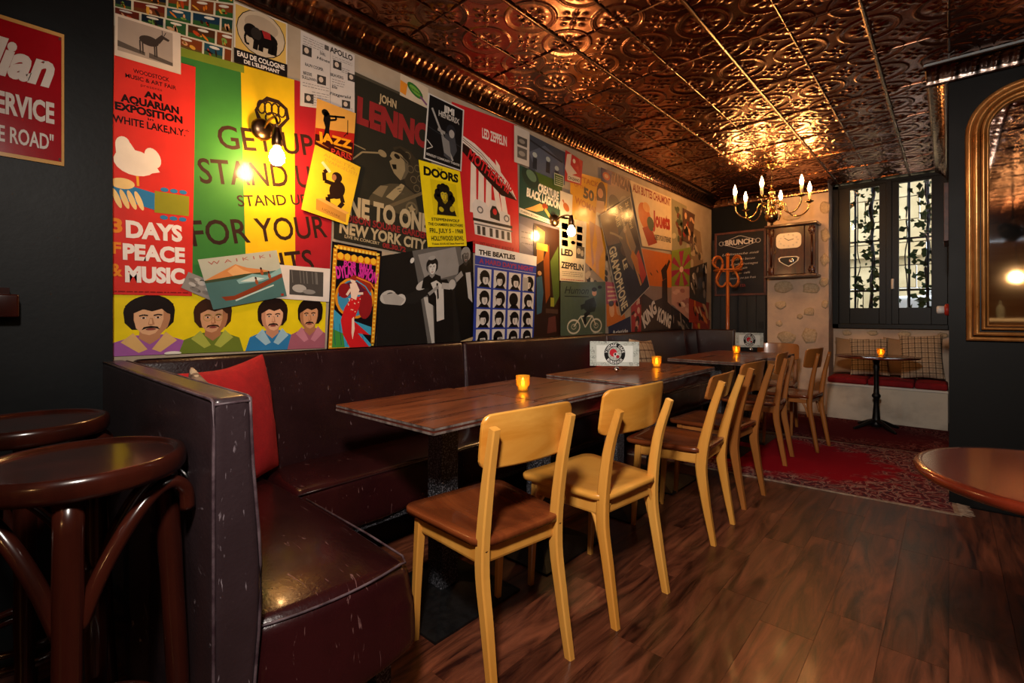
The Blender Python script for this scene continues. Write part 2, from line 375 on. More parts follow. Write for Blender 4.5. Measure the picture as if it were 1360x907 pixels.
    def lines(s, a, t, b, u, n, col, wd=.006, seed=1):
        # rows of small type too small to read
        r = random.Random(seed); s.layer()
        for i in range(n):
            y = t+(u-t)*i/max(1, n-1); x = a
            while x < b:
                e = min(b, x+r.uniform(.02, .09)); s.rect(x, y, e, y+wd, col, nl=False); x = e+.015
    def done(s):
        me = bpy.data.meshes.new(s.name); c = sum(s.c, Vector())/4; inv = None
        me.from_pydata([tuple(Vector(v)-c) for v in s.V], [], s.F); ca = me.color_attributes.new('Ink', 'FLOAT_COLOR', 'CORNER')
        arr = []
        for p, col in zip(me.polygons, s.C): arr += [*col, 1]*p.loop_total
        ca.data.foreach_set('color', arr); me.materials.append(M_[s.mat]); me.update()
        o = link(s.name, me, s.parent); o.location = c
        if s.parent: o.location = c
        else: tag(o, s.label, s.cat, s.group)
        return o

def portrait(p, a, t, k, skin='d9a981', hair='1c1310', coat='303030', beard=False, glasses=False, turn=0, asp=None, coll=None, shade=None, eyes='201410'):
    """generic head and shoulders; k = head half-width as fraction of sheet width"""
    r = p.W/p.H if asp is None else asp
    kt = k*r; shade = shade or skin; x = a+turn*k*.14
    p.poly([(a-k*2.0, t+kt*3.3), (a-k*1.7, t+kt*1.75), (a-k*.6, t+kt*1.3), (a+k*.6, t+kt*1.3), (a+k*1.7, t+kt*1.75), (a+k*2.0, t+kt*3.3)], coat)
    if coll: p.poly([(a-k*.75, t+kt*1.15), (a-k*1.3, t+kt*1.7), (a-k*.5, t+kt*2.4), (a-k*.1, t+kt*2.2)], coll); p.poly([(a+k*.75, t+kt*1.15), (a+k*1.3, t+kt*1.7), (a+k*.5, t+kt*2.4), (a+k*.1, t+kt*2.2)], coll)
    p.ell(a, t-kt*.15, k*1.18, kt*1.05, hair, n=26); p.poly([(a-k*1.18, t-kt*.2), (a+k*1.18, t-kt*.2), (a+k*1.12, t+kt*.55), (a+k*.8, t+kt*.95), (a-k*.8, t+kt*.95), (a-k*1.12, t+kt*.5)], hair)
    p.poly([(a-k*.45, t+kt*.8), (a+k*.45, t+kt*.8), (a+k*.5, t+kt*1.5), (a, t+kt*1.9), (a-k*.5, t+kt*1.5)], shade)
    p.poly([(x-k*.84, t-kt*.3), (x+k*.84, t-kt*.3), (x+k*.84, t+kt*.35), (x+k*.72, t+kt*.85), (x+k*.38, t+kt*1.28), (x, t+kt*1.4), (x-k*.38, t+kt*1.28), (x-k*.72, t+kt*.85), (x-k*.84, t+kt*.35)], shade)
    o = -k*.14 if turn >= 0 else k*.14
    p.poly([(x+o-k*.68, t-kt*.3), (x+o+k*.66, t-kt*.3), (x+o+k*.66, t+kt*.35), (x+o+k*.52, t+kt*.85), (x+o+k*.28, t+kt*1.2), (x+o, t+kt*1.32), (x+o-k*.32, t+kt*1.2), (x+o-k*.6, t+kt*.85), (x+o-k*.68, t+kt*.35)], skin)
    p.poly([(a-k*1.1, t+kt*.12), (a-k*1.1, t-kt*.6), (a, t-kt*1.0), (a+k*1.1, t-kt*.6), (a+k*1.1, t+kt*.12), (a+k*.8, t-kt*.02), (a+k*.55, t-kt*.3), (a+k*.1, t-kt*.16), (a-k*.3, t-kt*.32), (a-k*.7, t-kt*.1)], hair)
    x = x+o*.5
    for e in (-1, 1):
        y = x+e*k*.33; p.line([(y-k*.2, t+kt*.1), (y, t+kt*.04), (y+k*.2, t+kt*.09)], k*.085, hair)
        p.ell(y, t+kt*.22, k*.15, kt*.075, shade); p.ell(y, t+kt*.23, k*.125, kt*.05, 'e8ddd0'); p.ell(y, t+kt*.23, k*.065, kt*.055, eyes)
        if glasses: p.ring(y, t+kt*.24, k*.26, kt*.25, k*.045, 'b09050', 14)
    p.poly([(x-k*.05, t+kt*.25), (x+k*.09, t+kt*.25), (x+k*.18, t+kt*.66), (x, t+kt*.72), (x-k*.13, t+kt*.66)], shade); p.poly([(x-k*.05, t+kt*.3), (x+k*.04, t+kt*.3), (x+k*.07, t+kt*.62), (x-k*.08, t+kt*.62)], skin)
    if beard: p.poly([(x-k*.42, t+kt*.98), (x-k*.32, t+kt*.8), (x, t+kt*.74), (x+k*.32, t+kt*.8), (x+k*.42, t+kt*.98), (x+k*.2, t+kt*.88), (x-k*.2, t+kt*.88)], hair)
    p.ell(x, t+kt*.95, k*.24, kt*.07, 'a0524a'); p.line([(x-k*.22, t+kt*.94), (x+k*.22, t+kt*.94)], k*.04, '5c2620')
# ------------------------------------------------------------------ posters pasted on the left wall
WY = 2.25
def poster(label, px, lv, paper, name='poster', cat='poster', group='posters pasted on the left wall', **k):
    return Sheet(name, label, [at_y(u, v, WY-.0015-.003*lv) for u, v in px], paper, cat, group, step=.00004, **k)
K = '14110f'; WH = 'efe6dc'
# beige paper strip over the banquette
# comic pages
p = poster('sheet of coloured comic strip panels, highest on the wall at its left end', [(151, -22), (311, 40), (308, 86), (151, 46)], 1, 'cfc9b4')
p.c = [at_y(u, v, WY-.0045) for u, v in [(151, -30), (312, -14), (308, 86), (151, 34)]]; p.V[:4] = p.c; p.V[4:8] = [q-p.n*.0006 for q in p.c]
r = random.Random(3); pan = []
for j in range(5):
    a = r.uniform(-.12, 0)
    while a < .97:
        w_ = r.choice([.19, .22, .26]); pan.append((max(.01, a+.01), j/5+.012, min(.99, a+w_-.008), j/5+.188)); a += w_
for k, q in enumerate(pan): p.rect(*q, r.choice(['1c3f38', '17344a', '6a2616', '2a5430', '4a2c18', '1f4a5c', '7a3a1a', '14202c']), nl=(k == 0))
for k, (a, t, b, u) in enumerate(pan): p.rect(a, t+(u-t)*r.uniform(.6, .8), b, u, r.choice(['2f5a2c', '3c5c30', '5c4a20', '6c3c18']), nl=(k == 0))
for k, (a, t, b, u) in enumerate(pan):
    for _ in range(3):
        x, y = r.uniform(a+.04, b-.04), r.uniform(t+.09, u-.04)
        if b-a > .1: p.ell(x, y, r.uniform(.014, .04), r.uniform(.012, .035), r.choice(['d9781e', 'b8431c', 'd8a13a', '7aa04a', '2a1c14', 'e0a878']), rot=r.uniform(0, 90), nl=(k == 0 and _ == 0), n=8)
for k, (a, t, b, u) in enumerate(pan):
    if b-a > .12: p.ell((a+b)/2+r.uniform(-.03, .03), t+.035, .05, .02, 'dcd8cc', nl=(k == 0), n=10)
p.done()
# long red poster
p = poster('tall red poster with a white bird above big white hand-drawn letters', [(152, 58), (259.8, 89), (255, 393), (145.5, 391)], 2, 'd3322a')
for st, a, b, t, h, bd in (('WOODSTOCK', .22, .66, .095, .017, .02), ('MUSIC & ART FAIR', .13, .75, .122, .017, .02), ('presents', .31, .57, .143, .012, .0), ('AN', .35, .57, .183, .026, .05), ('AQUARIAN', .08, .79, .222, .03, .05), ('EXPOSITION', .02, .84, .259, .03, .05), ('in', .4, .47, .276, .011, .02), ("WHITE LAKE,N.Y.*", .0, .93, .312, .03, .025)):
    p.text(st, a, t, b, h, '1c0807', bd)
p.ell(.115, .395, .085, .032, 'f0e6da'); p.ell(.26, .462, .25, .052, 'f0e6da', rot=8); p.ell(.47, .43, .095, .042, 'f0e6da', rot=-20); p.poly([(.03, .4), (.2, .385), (.3, .43), (.42, .42), (.56, .485), (.3, .51), (.05, .46)], 'f0e6da')
p.line([(.29, .515), (.3, .555)], .03, 'e8a62c'); p.poly([(.0, .545), (.5, .575), (.5, .645), (0, .61)], '2f7ab0')
p.poly([(.5, .565), (.94, .57), (.94, .655), (.5, .655)], '8f8f22')
for x in (.62, .74, .86): p.ell(x, .555, .05, .009, '2f7ab0', nl=False); p.ell(x, .672, .05, .009, '2f7ab0', nl=False)
p.ell(.12, .553, .14, .022, 'f0cf8c'); 
for i in range(4): p.ell(.06+i*.085, .615, .035, .04, 'f0cf8c', rot=-20, nl=(i == 0))
p.text('DAYS', .17, .765, .86, .066, 'f2e9e4', .05); p.text('PEACE', .14, .855, .9, .062, 'f2e9e4', .05); p.text('MUSIC', .17, .945, .9, .062, 'f2e9e4', .055)
p.text('3', .0, .75, .13, .055, 'e88a22', .04); p.text('F', .02, .835, .12, .045, 'e88a22', .04); p.text('&', .0, .925, .14, .05, 'e88a22', .03)
p.lines(.05, .985, .95, .987, 1, '7c1814', .004)
p.done()
p = poster('small white card with a grey deer print, over the top of the red poster', [(152.9, 17.2), (239.8, 44.4), (240.3, 99), (152, 73)], 4, 'd9cbbd', cat='picture')
p.rect(.04, .06, .87, .86, 'a99b90'); p.poly([(.04, .62), (.44, .72), (.44, .8), (.04, .76)], '5c534c'); p.poly([(.5, .7), (.87, .78), (.87, .86), (.5, .82)], '5c534c')
p.ell(.5, .42, .15, .12, '3d342f'); p.poly([(.58, .36), (.68, .2), (.74, .24), (.66, .42)], '3d342f'); p.poly([(.68, .18), (.82, .25), (.8, .3), (.7, .27)], '3d342f')
for x in (.36, .4, .58, .61): p.line([(x, .46), (x+.01, .76)], .022, '3d342f', nl=False)
p.line([(.71, .2), (.70, .08)], .012, '3d342f'); p.line([(.73, .2), (.76, .1)], .012, '3d342f', nl=False)
p.done()
# big three-stripe poster
p = poster('large green, yellow and red striped poster with big dark lettering and a raised fist', [(237, 62), (447, 122), (438, 366), (256, 392)], 1, '3a7a36')
p.poly([(.34, 0), (.685, 0), (.71, 1), (.345, 1)], 'e0b81c'); p.poly([(.685, 0), (1, 0), (1, 1), (.71, 1)], 'a3222a')
p.rect(0, 0, .36, .035, '7a8c2c')
D = '33201a'
for st, a, b, t, h, t1 in (('GET UP', .2, .845, .385, .105, .363), ('STAND UP', .08, .93, .54, .11, .53), ('STAND UP', .305, .80, .635, .052, .618), ('FOR YOUR', .02, .97, .80, .112, .79), ('RIGHTS', .18, .87, .97, .115, .965)):
    p.text(st, a, t, b, h, D, .012, t1=t1)
p.poly([(.45, .15), (.5, .115), (.58, .12), (.64, .15), (.655, .2), (.6, .25), (.6, .28), (.47, .28), (.44, .24), (.42, .19)], D)
p.poly([(.465, .155), (.51, .135), (.57, .138), (.62, .16), (.63, .2), (.58, .24), (.5, .245), (.46, .22), (.44, .19)], 'e0b81c')
for i in range(4): p.ring(.465+i*.045, .17, .025, .03, .012, D, 14)
p.ring(.54, .215, .05, .028, .012, D, 14)
for x, e in ((.46, .33), (.5, .30), (.545, .34), (.59, .31)): p.line([(x, .27), (x, e)], .014, D, nl=False)
p.done()
p = poster('cream poster with a black elephant in a circle above white lettering', [(311, 2.3), (381.6, 31), (381.4, 103), (310.6, 81.7)], 3, 'd8b25c')
p.rim(0, 0, 1, 1, .025, 'd9cfc0'); p.ell(.5, .38, .46, .4, K); p.ell(.5, .38, .445, .385, 'c9b79c'); p.ell(.5, .24, .32, .17, 'b3a088')
p.ell(.56, .45, .25, .15, K); p.ell(.3, .38, .13, .12, K, nl=False); p.ell(.4, .4, .1, .11, '2e2824')
for x in (.4, .5, .68, .76): p.line([(x, .5), (x-.02, .68)], .09, K, nl=False)
p.line(smooth_path([(.22, .42, 0), (.19, .55, 0), (.22, .64, 0), (.28, .6, 0)], 4) and [(.22, .42), (.19, .52), (.21, .62), (.27, .62)], .04, K, nl=False)
p.poly([(.5, .3), (.66, .31), (.68, .42), (.55, .43)], 'a32a2a'); p.rect(0, .76, 1, 1, '1c1818')
p.text('EAU DE COLOGNE', .06, .88, .95, .085, WH, .03); p.text("DE L'ELEPHANT", .18, .975, .85, .065, WH, .03)
p.done()
p = poster('white concert bill with small black portraits and type, hung next to the elephant poster', [(399.5, 40), (471, 73), (471, 150.5), (398.6, 140.5)], 3, 'c9c1bb')
p.text('APOLLO', .52, .12, .96, .085, K, .03); p.rect(.42, .05, .5, .12, '55504c'); p.line([(.53, .05), (.53, .95)], .006, '55504c')
for x, y in ((.1, .24), (.65, .28), (.93, .4), (.36, .58), (.14, .88), (.82, .87)):
    p.rect(x-.07, y-.06, x+.09, y+.07, '3a3634', nl=False); p.ell(x, y, .04, .04, 'c9b8a8')
for st, x, b, y in (('EARL', .34, .44, .22), ('Hines', .28, .52, .3), ('BEAVERS', .53, .78, .48), ('RALPH COOPER', .08, .4, .45), ('BESSIE', .05, .2, .57), ('SULLIVAN', .03, .28, .63), ('Ella', .56, .66, .66), ('Fitzgerald', .52, .93, .77)):
    p.text(st, x, y, b, .045, K, .015, shear=.2 if st[1].islower() else 0)
p.lines(.04, .06, .4, .16, 4, '6b6461', .007, 2); p.lines(.56, .17, .95, .2, 2, '6b6461', .007, 3); p.lines(.04, .68, .5, .72, 2, '6b6461', .007, 4); p.lines(.2, .78, .5, .96, 6, '6b6461', .007, 5)
p.lines(.74, .3, .9, .36, 3, '6b6461', .008, 6); p.lines(.56, .52, .8, .6, 3, '6b6461', .008, 7); p.lines(.55, .93, .95, .97, 2, '6b6461', .007, 8)
p.done()
p = poster('orange and red poster with a dark horn player above yellow letters', [(421, 130.5), (472.6, 150.5), (468.3, 214.5), (417.5, 197.8)], 5, 'dca24a')
p.poly([(0, .58), (1, .42), (1, 1), (0, 1)], 'b3261c'); p.poly([(.0, .70), (.98, .62), (1, 1), (0, 1)], '3a0f0c')
p.poly([(.2, .2), (.32, .2), (.36, .3), (.34, .55), (.38, .7), (.2, .72), (.24, .5), (.18, .38)], K); p.ell(.22, .22, .09, .07, K, nl=False)
p.line([(.27, .27), (.72, .17)], .05, K); p.line([(.3, .35), (.5, .28), (.48, .2)], .05, K, nl=False)
p.line([(.8, .2), (.82, .5)], .02, K, nl=False); p.line([(.82, .45), (.72, .56)], .02, K, nl=False)
p.text('JAZZ', .07, .80, .95, .17, 'eda01c', .05, shear=-.05, t1=.75); p.text('PARIS', .42, .99, .97, .12, 'c03428', .02, t1=.98)
p.line([(.03, .84), (.4, .9), (.03, .83)], .02, 'd98a2a'); p.line([(.5, .83), (.97, .86)], .02, 'd98a2a', nl=False); p.done()
p = poster('tilted yellow poster with a dark brown monkey crouching on a box', [(418.6, 192), (478.9, 222), (461.6, 299), (400, 278)], 6, 'e9c22e')
p.text('ANISETTA', .2, .1, .9, .05, 'd6a03a', 0); p.text('EVANGELISTI', .25, .17, .95, .05, 'd6a03a', 0)
M0 = '2b1a12'
p.ell(.62, .52, .16, .15, M0, rot=20); p.ell(.56, .33, .11, .08, M0, nl=False); p.ell(.5, .35, .05, .05, 'a9714a')
p.line([(.55, .45), (.33, .46), (.28, .34), (.36, .26)], .08, M0); p.line([(.6, .62), (.46, .68), (.5, .78), (.66, .8)], .1, M0, nl=False); p.line([(.7, .55), (.8, .68), (.72, .8)], .09, M0, nl=False)
p.line([(.4, .3), (.2, .2)], .06, 'e4d8b0'); p.poly([(.24, .77), (.92, .84), (.95, .97), (.28, .93)], 'c08a3a'); p.poly([(.24, .77), (.36, .73), (.97, .8), (.92, .84)], 'd9a552')
p.text('LIQUORE', .4, .9, .8, .035, '7a4a1c', 0, t1=.93); p.done()
p = poster('large dark concert poster with tall red letters over a singing man', [(447, 84), (576, 143), (567, 342), (443, 317)], 2, '2c2a22')
p.poly([(0, 0), (1, 0), (1, .012), (0, .02)], '4a4438')
p.text('JOHN', .40, .112, .58, .05, 'b8a27c', .03); p.text('LENNO', .19, .285, .99, .148, '8c2a2a', .06, t1=.28)
F1, F2 = '8c7c5c', '4e4634'
p.poly([(.56, .36), (.64, .335), (.74, .345), (.84, .39), (.9, .46), (.9, .55), (.82, .6), (.72, .57), (.66, .5)], '3a3326')
for x, y in ((.84, .44), (.88, .5), (.8, .52), (.76, .46), (.84, .57), (.72, .38)): p.ring(x, y, .035, .022, .008, '6a5c42', 9)
p.poly([(.545, .395), (.6, .365), (.67, .375), (.73, .42), (.74, .48), (.7, .53), (.65, .55), (.58, .52), (.545, .485), (.525, .455), (.555, .435), (.53, .42)], F1)
p.poly([(.66, .39), (.73, .42), (.74, .48), (.7, .53), (.66, .545), (.7, .48), (.69, .43)], '5c5240'); p.poly([(.56, .385), (.63, .35), (.72, .37), (.76, .43), (.7, .41), (.64, .385)], '2a251c')
p.ell(.605, .408, .033, .014, '1f1c16', rot=12); p.poly([(.55, .468), (.6, .46), (.605, .49), (.57, .495)], '17150f'); p.line([(.64, .4), (.72, .43)], .008, '2a251c')
p.poly([(.34, .70), (.42, .63), (.54, .59), (.68, .57), (.82, .61), (.88, .72), (.8, .77), (.3, .75)], F2); p.poly([(.36, .68), (.44, .62), (.52, .61), (.46, .69)], '7a6c50'); p.poly([(.5, .68), (.58, .62), (.66, .57), (.7, .575), (.67, .62), (.58, .69)], 'a08e68')
for k in range(4): p.line([(.6+k*.02, .6+k*.012), (.64+k*.02, .585+k*.014)], .008, '5c5240', nl=(k == 0))
p.ell(.79, .71, .07, .045, '6e6148'); p.ell(.79, .71, .05, .032, F2); p.line([(.52, .74), (.98, .56)], .03, '6a5c42'); p.poly([(.77, .7), (.79, .68), (.81, .7), (.84, .705), (.815, .72), (.82, .74), (.79, .728), (.765, .74), (.77, .72), (.745, .705)], 'a08e68')
p.line([(.0, .62), (.25, .455), (.42, .425)], .014, F1); p.ell(.45, .422, .045, .02, F1, rot=12); p.line([(.1, .42), (.28, .435)], .01, F1, nl=False); p.line([(.1, .42), (.05, .5)], .008, F1, nl=False)
p.text('ONE TO ONE', -.01, .85, 1.0, .115, 'b5a27e', .05, t1=.83); p.text('MADISON SQUARE GARDEN', .0, .885, 1.0, .042, '8c2a2a', .03, t1=.878)
p.text('NEW YORK CITY', .05, .957, .98, .066, 'b5a27e', .04, t1=.953); p.text('LIVE IN CONCERT', .1, .982, .45, .018, 'b5a27e', .02); p.text('08.30.72', .48, .992, .74, .03, '8c2a2a', .04)
p.done()
p = poster('small pale card with a green lozenge, high up under the crown moulding', [(532, 97), (569, 117), (568.6, 144.5), (531, 126)], 3, 'cbbba2', cat='picture')
p.poly([(0, .3), (.25, .35), (.2, .9), (0, .85)], 'd98a2c'); p.ell(.52, .45, .3, .24, '2f6b2e', rot=22); p.ell(.52, .45, .22, .14, '6da23f', rot=22); p.text('CHEWING', .32, .46, .72, .08, '1c3d22', .02, t1=.56)
p.line([(.7, .6), (.95, .85)], .07, '7a4a72'); p.done()
p = poster('black poster in a white border with a grey guitarist', [(569, 123), (616.5, 146), (612.8, 227.7), (562.6, 210.5)], 5, 'c8c6c2')
p.rect(.035, .02, .965, .98, '131416'); p.text('JIMI', .42, .17, .72, .1, 'd6d3cc', .04); p.text('HENDRIX', .3, .27, .88, .085, 'b9b6b0', .03)
p.poly([(.5, .5), (.75, .45), (.85, .7), (.7, .9), (.5, .85)], '3f4146'); p.ell(.66, .43, .13, .1, '22242a'); p.ell(.68, .47, .075, .065, '9d9a96'); p.line([(.12, .2), (.5, .62), (.75, .88)], .05, '9c9a95')
p.poly([(.4, .55), (.62, .6), (.7, .85), (.5, .8)], '7d7c7a'); p.line([(.3, .48), (.5, .5)], .06, '8d8a86'); p.line([(.05, .5), (.95, .62)], .012, '3a3d42'); p.line([(.05, .7), (.2, .78), (.06, .84)], .02, 'b9b6b0')
p.text('BERKELEY COMMUNITY THEATRE', .06, .93, .94, .035, 'c9c6c0', .02); p.done()
p = poster('bright yellow concert poster with a black portrait and black type', [(556, 212), (610.8, 227.7), (620, 326.6), (568.3, 328)], 6, 'e6cf14')
p.text('THE', .42, .06, .55, .03, K, .02); p.text('DOORS', .08, .155, .93, .1, K, .055); p.rect(.22, .19, .86, .62, 'd2bd10')
p.poly([(.3, .61), (.34, .5), (.42, .44), (.64, .44), (.74, .5), (.8, .61)], K)
for x, y in ((.38, .34), (.4, .42), (.68, .34), (.68, .42), (.44, .28), (.6, .27), (.53, .26), (.35, .39), (.72, .39)): p.ell(x, y, .08, .05, K, nl=(x == .38))
portrait(p, .53, .34, .105, skin='c8b224', hair=K, coat=K, shade='8a7a18'); p.ell(.7, .52, .07, .035, 'b8a41e', rot=-30); p.ell(.42, .54, .06, .03, 'b8a41e', rot=20)
for st, a, b, t, h in (('STEPPENWOLF', .15, .86, .685, .035), ('THE CHAMBERS BROTHERS', .06, .94, .745, .035), ('FRI., JULY 5 - 1968', .08, .93, .83, .055), ('HOLLYWOOD BOWL', .1, .93, .925, .06), ('Tickets $3.50 All Seats Reserved', .1, .92, .975, .022)): p.text(st, a, t, b, h, K, .025)
p.done()
p = poster('large red poster with a black airship over a white building and beams', [(600, 135), (686, 166), (690, 346), (611, 332)], 3, 'c9242a')
p.text('LED ZEPPELIN', .42, .175, .82, .07, 'e9ded6', .03, t1=.18)
for a, b in ((.24, .18), (.36, .3), (.52, .62), (.62, .72), (.48, .42)): p.poly([(a, .3), (a+.07, .34), (b+.1, .72), (b, .72)], 'ead9cc', nl=False)
p.poly([(.1, .23), (.25, .24), (.55, .33), (.85, .46), (.98, .56), (.7, .55), (.4, .44), (.1, .31)], '2a1210'); p.poly([(.1, .2), (.3, .235), (.6, .33), (.88, .47), (.97, .555), (.8, .49), (.5, .37), (.2, .27), (.1, .25)], 'e3d5ca')
p.line([(.12, .22), (.4, .29), (.7, .42), (.94, .54)], .008, '2a1210'); p.line([(.12, .235), (.4, .31), (.7, .445), (.9, .53)], .008, '2a1210', nl=False); p.text('MOTHERSHIP', .18, .345, .86, .075, 'c9242a', .03, t1=.535)
p.poly([(.22, .66), (.28, .62), (.42, .63), (.48, .66), (.52, .6), (.6, .6), (.64, .68), (.72, .66), (.84, .68), (.86, .88), (.24, .87)], 'ddd3ca')
p.poly([(.5, .68), (.54, .64), (.6, .64), (.66, .69), (.66, .74), (.5, .73)], '1f1b1b'); p.ell(.58, .68, .035, .022, 'c9242a'); p.rect(.22, .755, .88, .775, '1f1b1b'); p.rect(.24, .79, .88, .8, '6a6462', nl=False)
for x in (.28, .36, .48, .58, .68, .78): p.rect(x, .805, x+.05, .865, '3a3432', nl=False)
p.ell(.34, .69, .05, .026, '6e6866'); p.ell(.78, .71, .05, .026, '6e6866', nl=False); p.ell(.34, .69, .03, .016, 'ddd3ca'); p.ell(.78, .71, .03, .016, 'ddd3ca', nl=False)
p.text('12.11.2007 WHAT WAS. ALWAYS IS.', .2, .945, .9, .03, '7c1216', .02); p.done()
p = poster('narrow white card with two small grey photos beside the red airship poster', [(683, 166), (703.5, 175.4), (702.7, 221.7), (683, 215)], 5, 'c9c2b9', cat='picture')
p.rect(.2, .24, .84, .48, '4d4a46'); p.rect(.2, .54, .84, .84, '5f5c58', nl=False); p.ell(.5, .36, .2, .06, '8f8a82'); p.ell(.5, .7, .22, .07, '99948b', nl=False); p.done()
p = poster('dark blue-grey street scene poster under the crown moulding', [(703, 178), (752, 203), (750, 246), (702, 226)], 2, '3c4452')
p.poly([(0, .5), (.4, .1), (1, .4), (1, 1), (.2, 1)], '566074')
for x, y in ((.15, .5), (.5, .45), (.75, .6)): p.ell(x, y, .06, .07, 'a9b6b4'); p.rect(x-.05, y+.08, x+.06, y+.4, '222a36', nl=False)
p.line([(.0, .15), (.9, .35)], .03, '20262e'); p.done()
p = poster('green film poster with white slanted lettering beneath the street scene poster', [(690, 219), (747, 243), (743, 302), (689.5, 286)], 3, '24463c')
p.poly([(.3, 0), (1, .0), (1, .3), (.45, .2)], '3f5c24'); p.ell(.24, .16, .2, .2, '22382f', rot=20); p.ell(.26, .12, .12, .1, '5b7a62', rot=20); p.text('CREATURE', .42, .38, .93, .17, 'e8e4d6', .05, t1=.40); p.text('FROM THE', .64, .45, .88, .04, 'e8e4d6', .03)
p.text('BLACK LAGOON', .16, .56, .98, .17, 'e8e4d6', .05, t1=.60); p.poly([(.12, .84), (.3, .74), (.48, .62), (.6, .66), (.55, .75), (.4, .82)], 'd0a054'); p.ell(.6, .65, .07, .06, '8c3a1c'); p.line([(.6, .7), (.76, .86)], .05, 'd0a054')
p.poly([(0, .84), (1, .92), (1, 1), (0, .95)], 'd9d4c4'); p.text('STARRING RICHARD CARLSON JULIA ADAMS', .03, .925, .97, .045, '2a3a30', .02, t1=.975); p.done()
p = poster('small green label stuck on the upper corner of the green film poster', [(736, 229), (748.6, 234), (748.3, 249), (736, 245)], 5, '46602c', cat='sticker')
p.rim(0, 0, 1, 1, .06, 'c2c8a8'); p.lines(.15, .25, .85, .75, 4, 'c2c8a8', .06, 3); p.done()
p = poster('red poster with a dancing white figure beside the street scene poster', [(751, 199), (774, 214), (772, 246), (750, 240)], 4, 'b92c2c')
p.poly([(.1, .1), (.35, .0), (.3, .4), (.7, .6), (.2, .8), (0, .6)], 'd9c2ae'); p.ell(.5, .2, .08, .08, 'd9c2ae'); p.rect(.15, .72, .92, .95, 'cfc2ac'); p.text('CINZANO', .2, .9, .88, .1, '3a2a22', .03); p.done()
p = poster('small white card with an orange squirrel above the second wall lamp', [(744, 253), (760.5, 259), (759.5, 292), (744, 290)], 5, 'd9cdb8', cat='picture')
p.ell(.5, .55, .28, .14, 'b5602a', rot=30); p.line([(.3, .4), (.2, .3)], .1, 'b5602a'); p.done()
p = poster('yellow film poster with a long-haired woman striding over orange letters', [(757, 226), (807, 240), (803, 374), (759, 330)], 3, 'd9981c')
p.text('ATTACK', .1, .1, .75, .06, 'b9681a', .03); p.text('OF THE', .1, .18, .4, .04, 'b9681a', .03); p.text('50', .33, .265, .62, .11, '2a241c', .05); p.text('FT', .65, .25, .8, .05, 'b9681a', .03); p.text('WOMAN', .1, .38, .75, .07, 'b9681a', .04)
p.ell(.83, .17, .14, .14, '3a1a10'); p.ell(.8, .15, .08, .05, 'c98a5c'); p.poly([(.7, .24), (.92, .22), (.95, .42), (.86, .52), (.66, .5)], 'cf9a6a'); p.poly([(.7, .36), (.9, .36), (.85, .5), (.68, .5)], 'd8c4a0')
p.poly([(.66, .5), (.84, .5), (.92, .7), (.8, .86), (.82, 1), (.72, 1), (.7, .8), (.74, .68)], 'cf9460'); p.poly([(.5, .5), (.66, .5), (.6, .75), (.66, .92), (.6, .98), (.54, .75)], 'b98050'); p.done()
p = poster('grey-blue poster under the green film poster, beside the second wall lamp', [(689.5, 286), (742, 300), (742, 345), (690, 336)], 1, '6a6470')
p.poly([(0, .2), (1, .5), (1, .8), (.3, .9), (0, .7)], '7d7787'); p.lines(.05, .4, .9, .7, 3, '4e4a56', .03, 5); p.done()
p = poster('dark brown poster with a thin blue figure and tall green and orange shapes', [(709, 296), (745, 306), (744.5, 452), (707, 452)], 2, '2c1810')
p.poly([(.6, .3), (.9, .15), (.95, .6), (.75, .7)], '4a5c26'); p.poly([(.35, .3), (.55, .15), (.6, .6), (.45, .68)], '7c3f14'); p.poly([(.1, .02), (.4, .05), (.35, .3), (.12, .35)], '9c6a2a'); p.rect(.1, .16, .5, .22, 'b8a83a')
p.poly([(.12, .46), (.3, .44), (.36, .58), (.3, .76), (.14, .78)], '355564'); p.ell(.22, .42, .07, .02, 'b58a5c'); p.rect(.62, .62, .75, .7, '8f8f2c'); p.rect(.45, .72, .9, .76, '4a3428'); p.poly([(.55, .8), (.8, .78), (.85, .92), (.5, .94)], '5c3028'); p.done()
# portrait grid
p = poster('blue and white record poster with a grid of small head photos', [(631.5, 323.7), (712.9, 340.6), (708.3, 452.2), (628, 456.5)], 5, '2e3f96')
p.rect(0, 0, 1, .115, 'e4e2df'); p.text('THE BEATLES', .05, .098, .62, .05, K, .05, t1=.085); p.rect(0, .205, 1, .21, 'c9c6c9'); p.text("A HARD DAY'S NIGHT", .06, .185, .95, .05, '9c3048', .03)
r = random.Random(5)
cells = [(i, j) for j in range(5) for i in range(4)]
def cell(i, j): return .04+i*.243, .235+j*.208
for i, j in cells: a, t = cell(i, j); p.rect(a, t, a+.205, min(1, t+.19), 'd2cbc4', nl=(i+j == 0))
for i, j in cells: a, t = cell(i, j); dx = r.uniform(-.01, .02); p.ell(a+.1+dx, min(.99, t+.09), .075, .075, K, nl=(i+j == 0)); p.poly([(a+.02, min(1, t+.19)), (a+.06, min(1, t+.15)), (a+.15, min(1, t+.15)), (a+.19, min(1, t+.19))], K, nl=False)
for i, j in cells:
    a, t = cell(i, j); dx = r.uniform(-.01, .03)
    if (i, j) != (2, 1): p.ell(a+.1+dx, min(.995, t+.115), .043, .048, 'cfc7bf', nl=(i+j == 0))
for i, j in cells:
    a, t = cell(i, j)
    if (i, j) != (2, 1): p.poly([(a+.03, t+.06), (a+.17, t+.06), (a+.16, min(1, t+.085)), (a+.05, min(1, t+.09))], K, nl=(i+j == 0)); p.rect(a+.115, min(1, t+.1), a+.125, min(1, t+.14), '6a625c', nl=False)
p.rect(.76, .27, .86, .42, 'a9a39c'); p.done()
p = poster('cream concert poster with heavy black type under the second wall lamp', [(743, 286), (779, 295), (776.6, 375), (743.6, 372.5)], 5, 'd3c6a6')
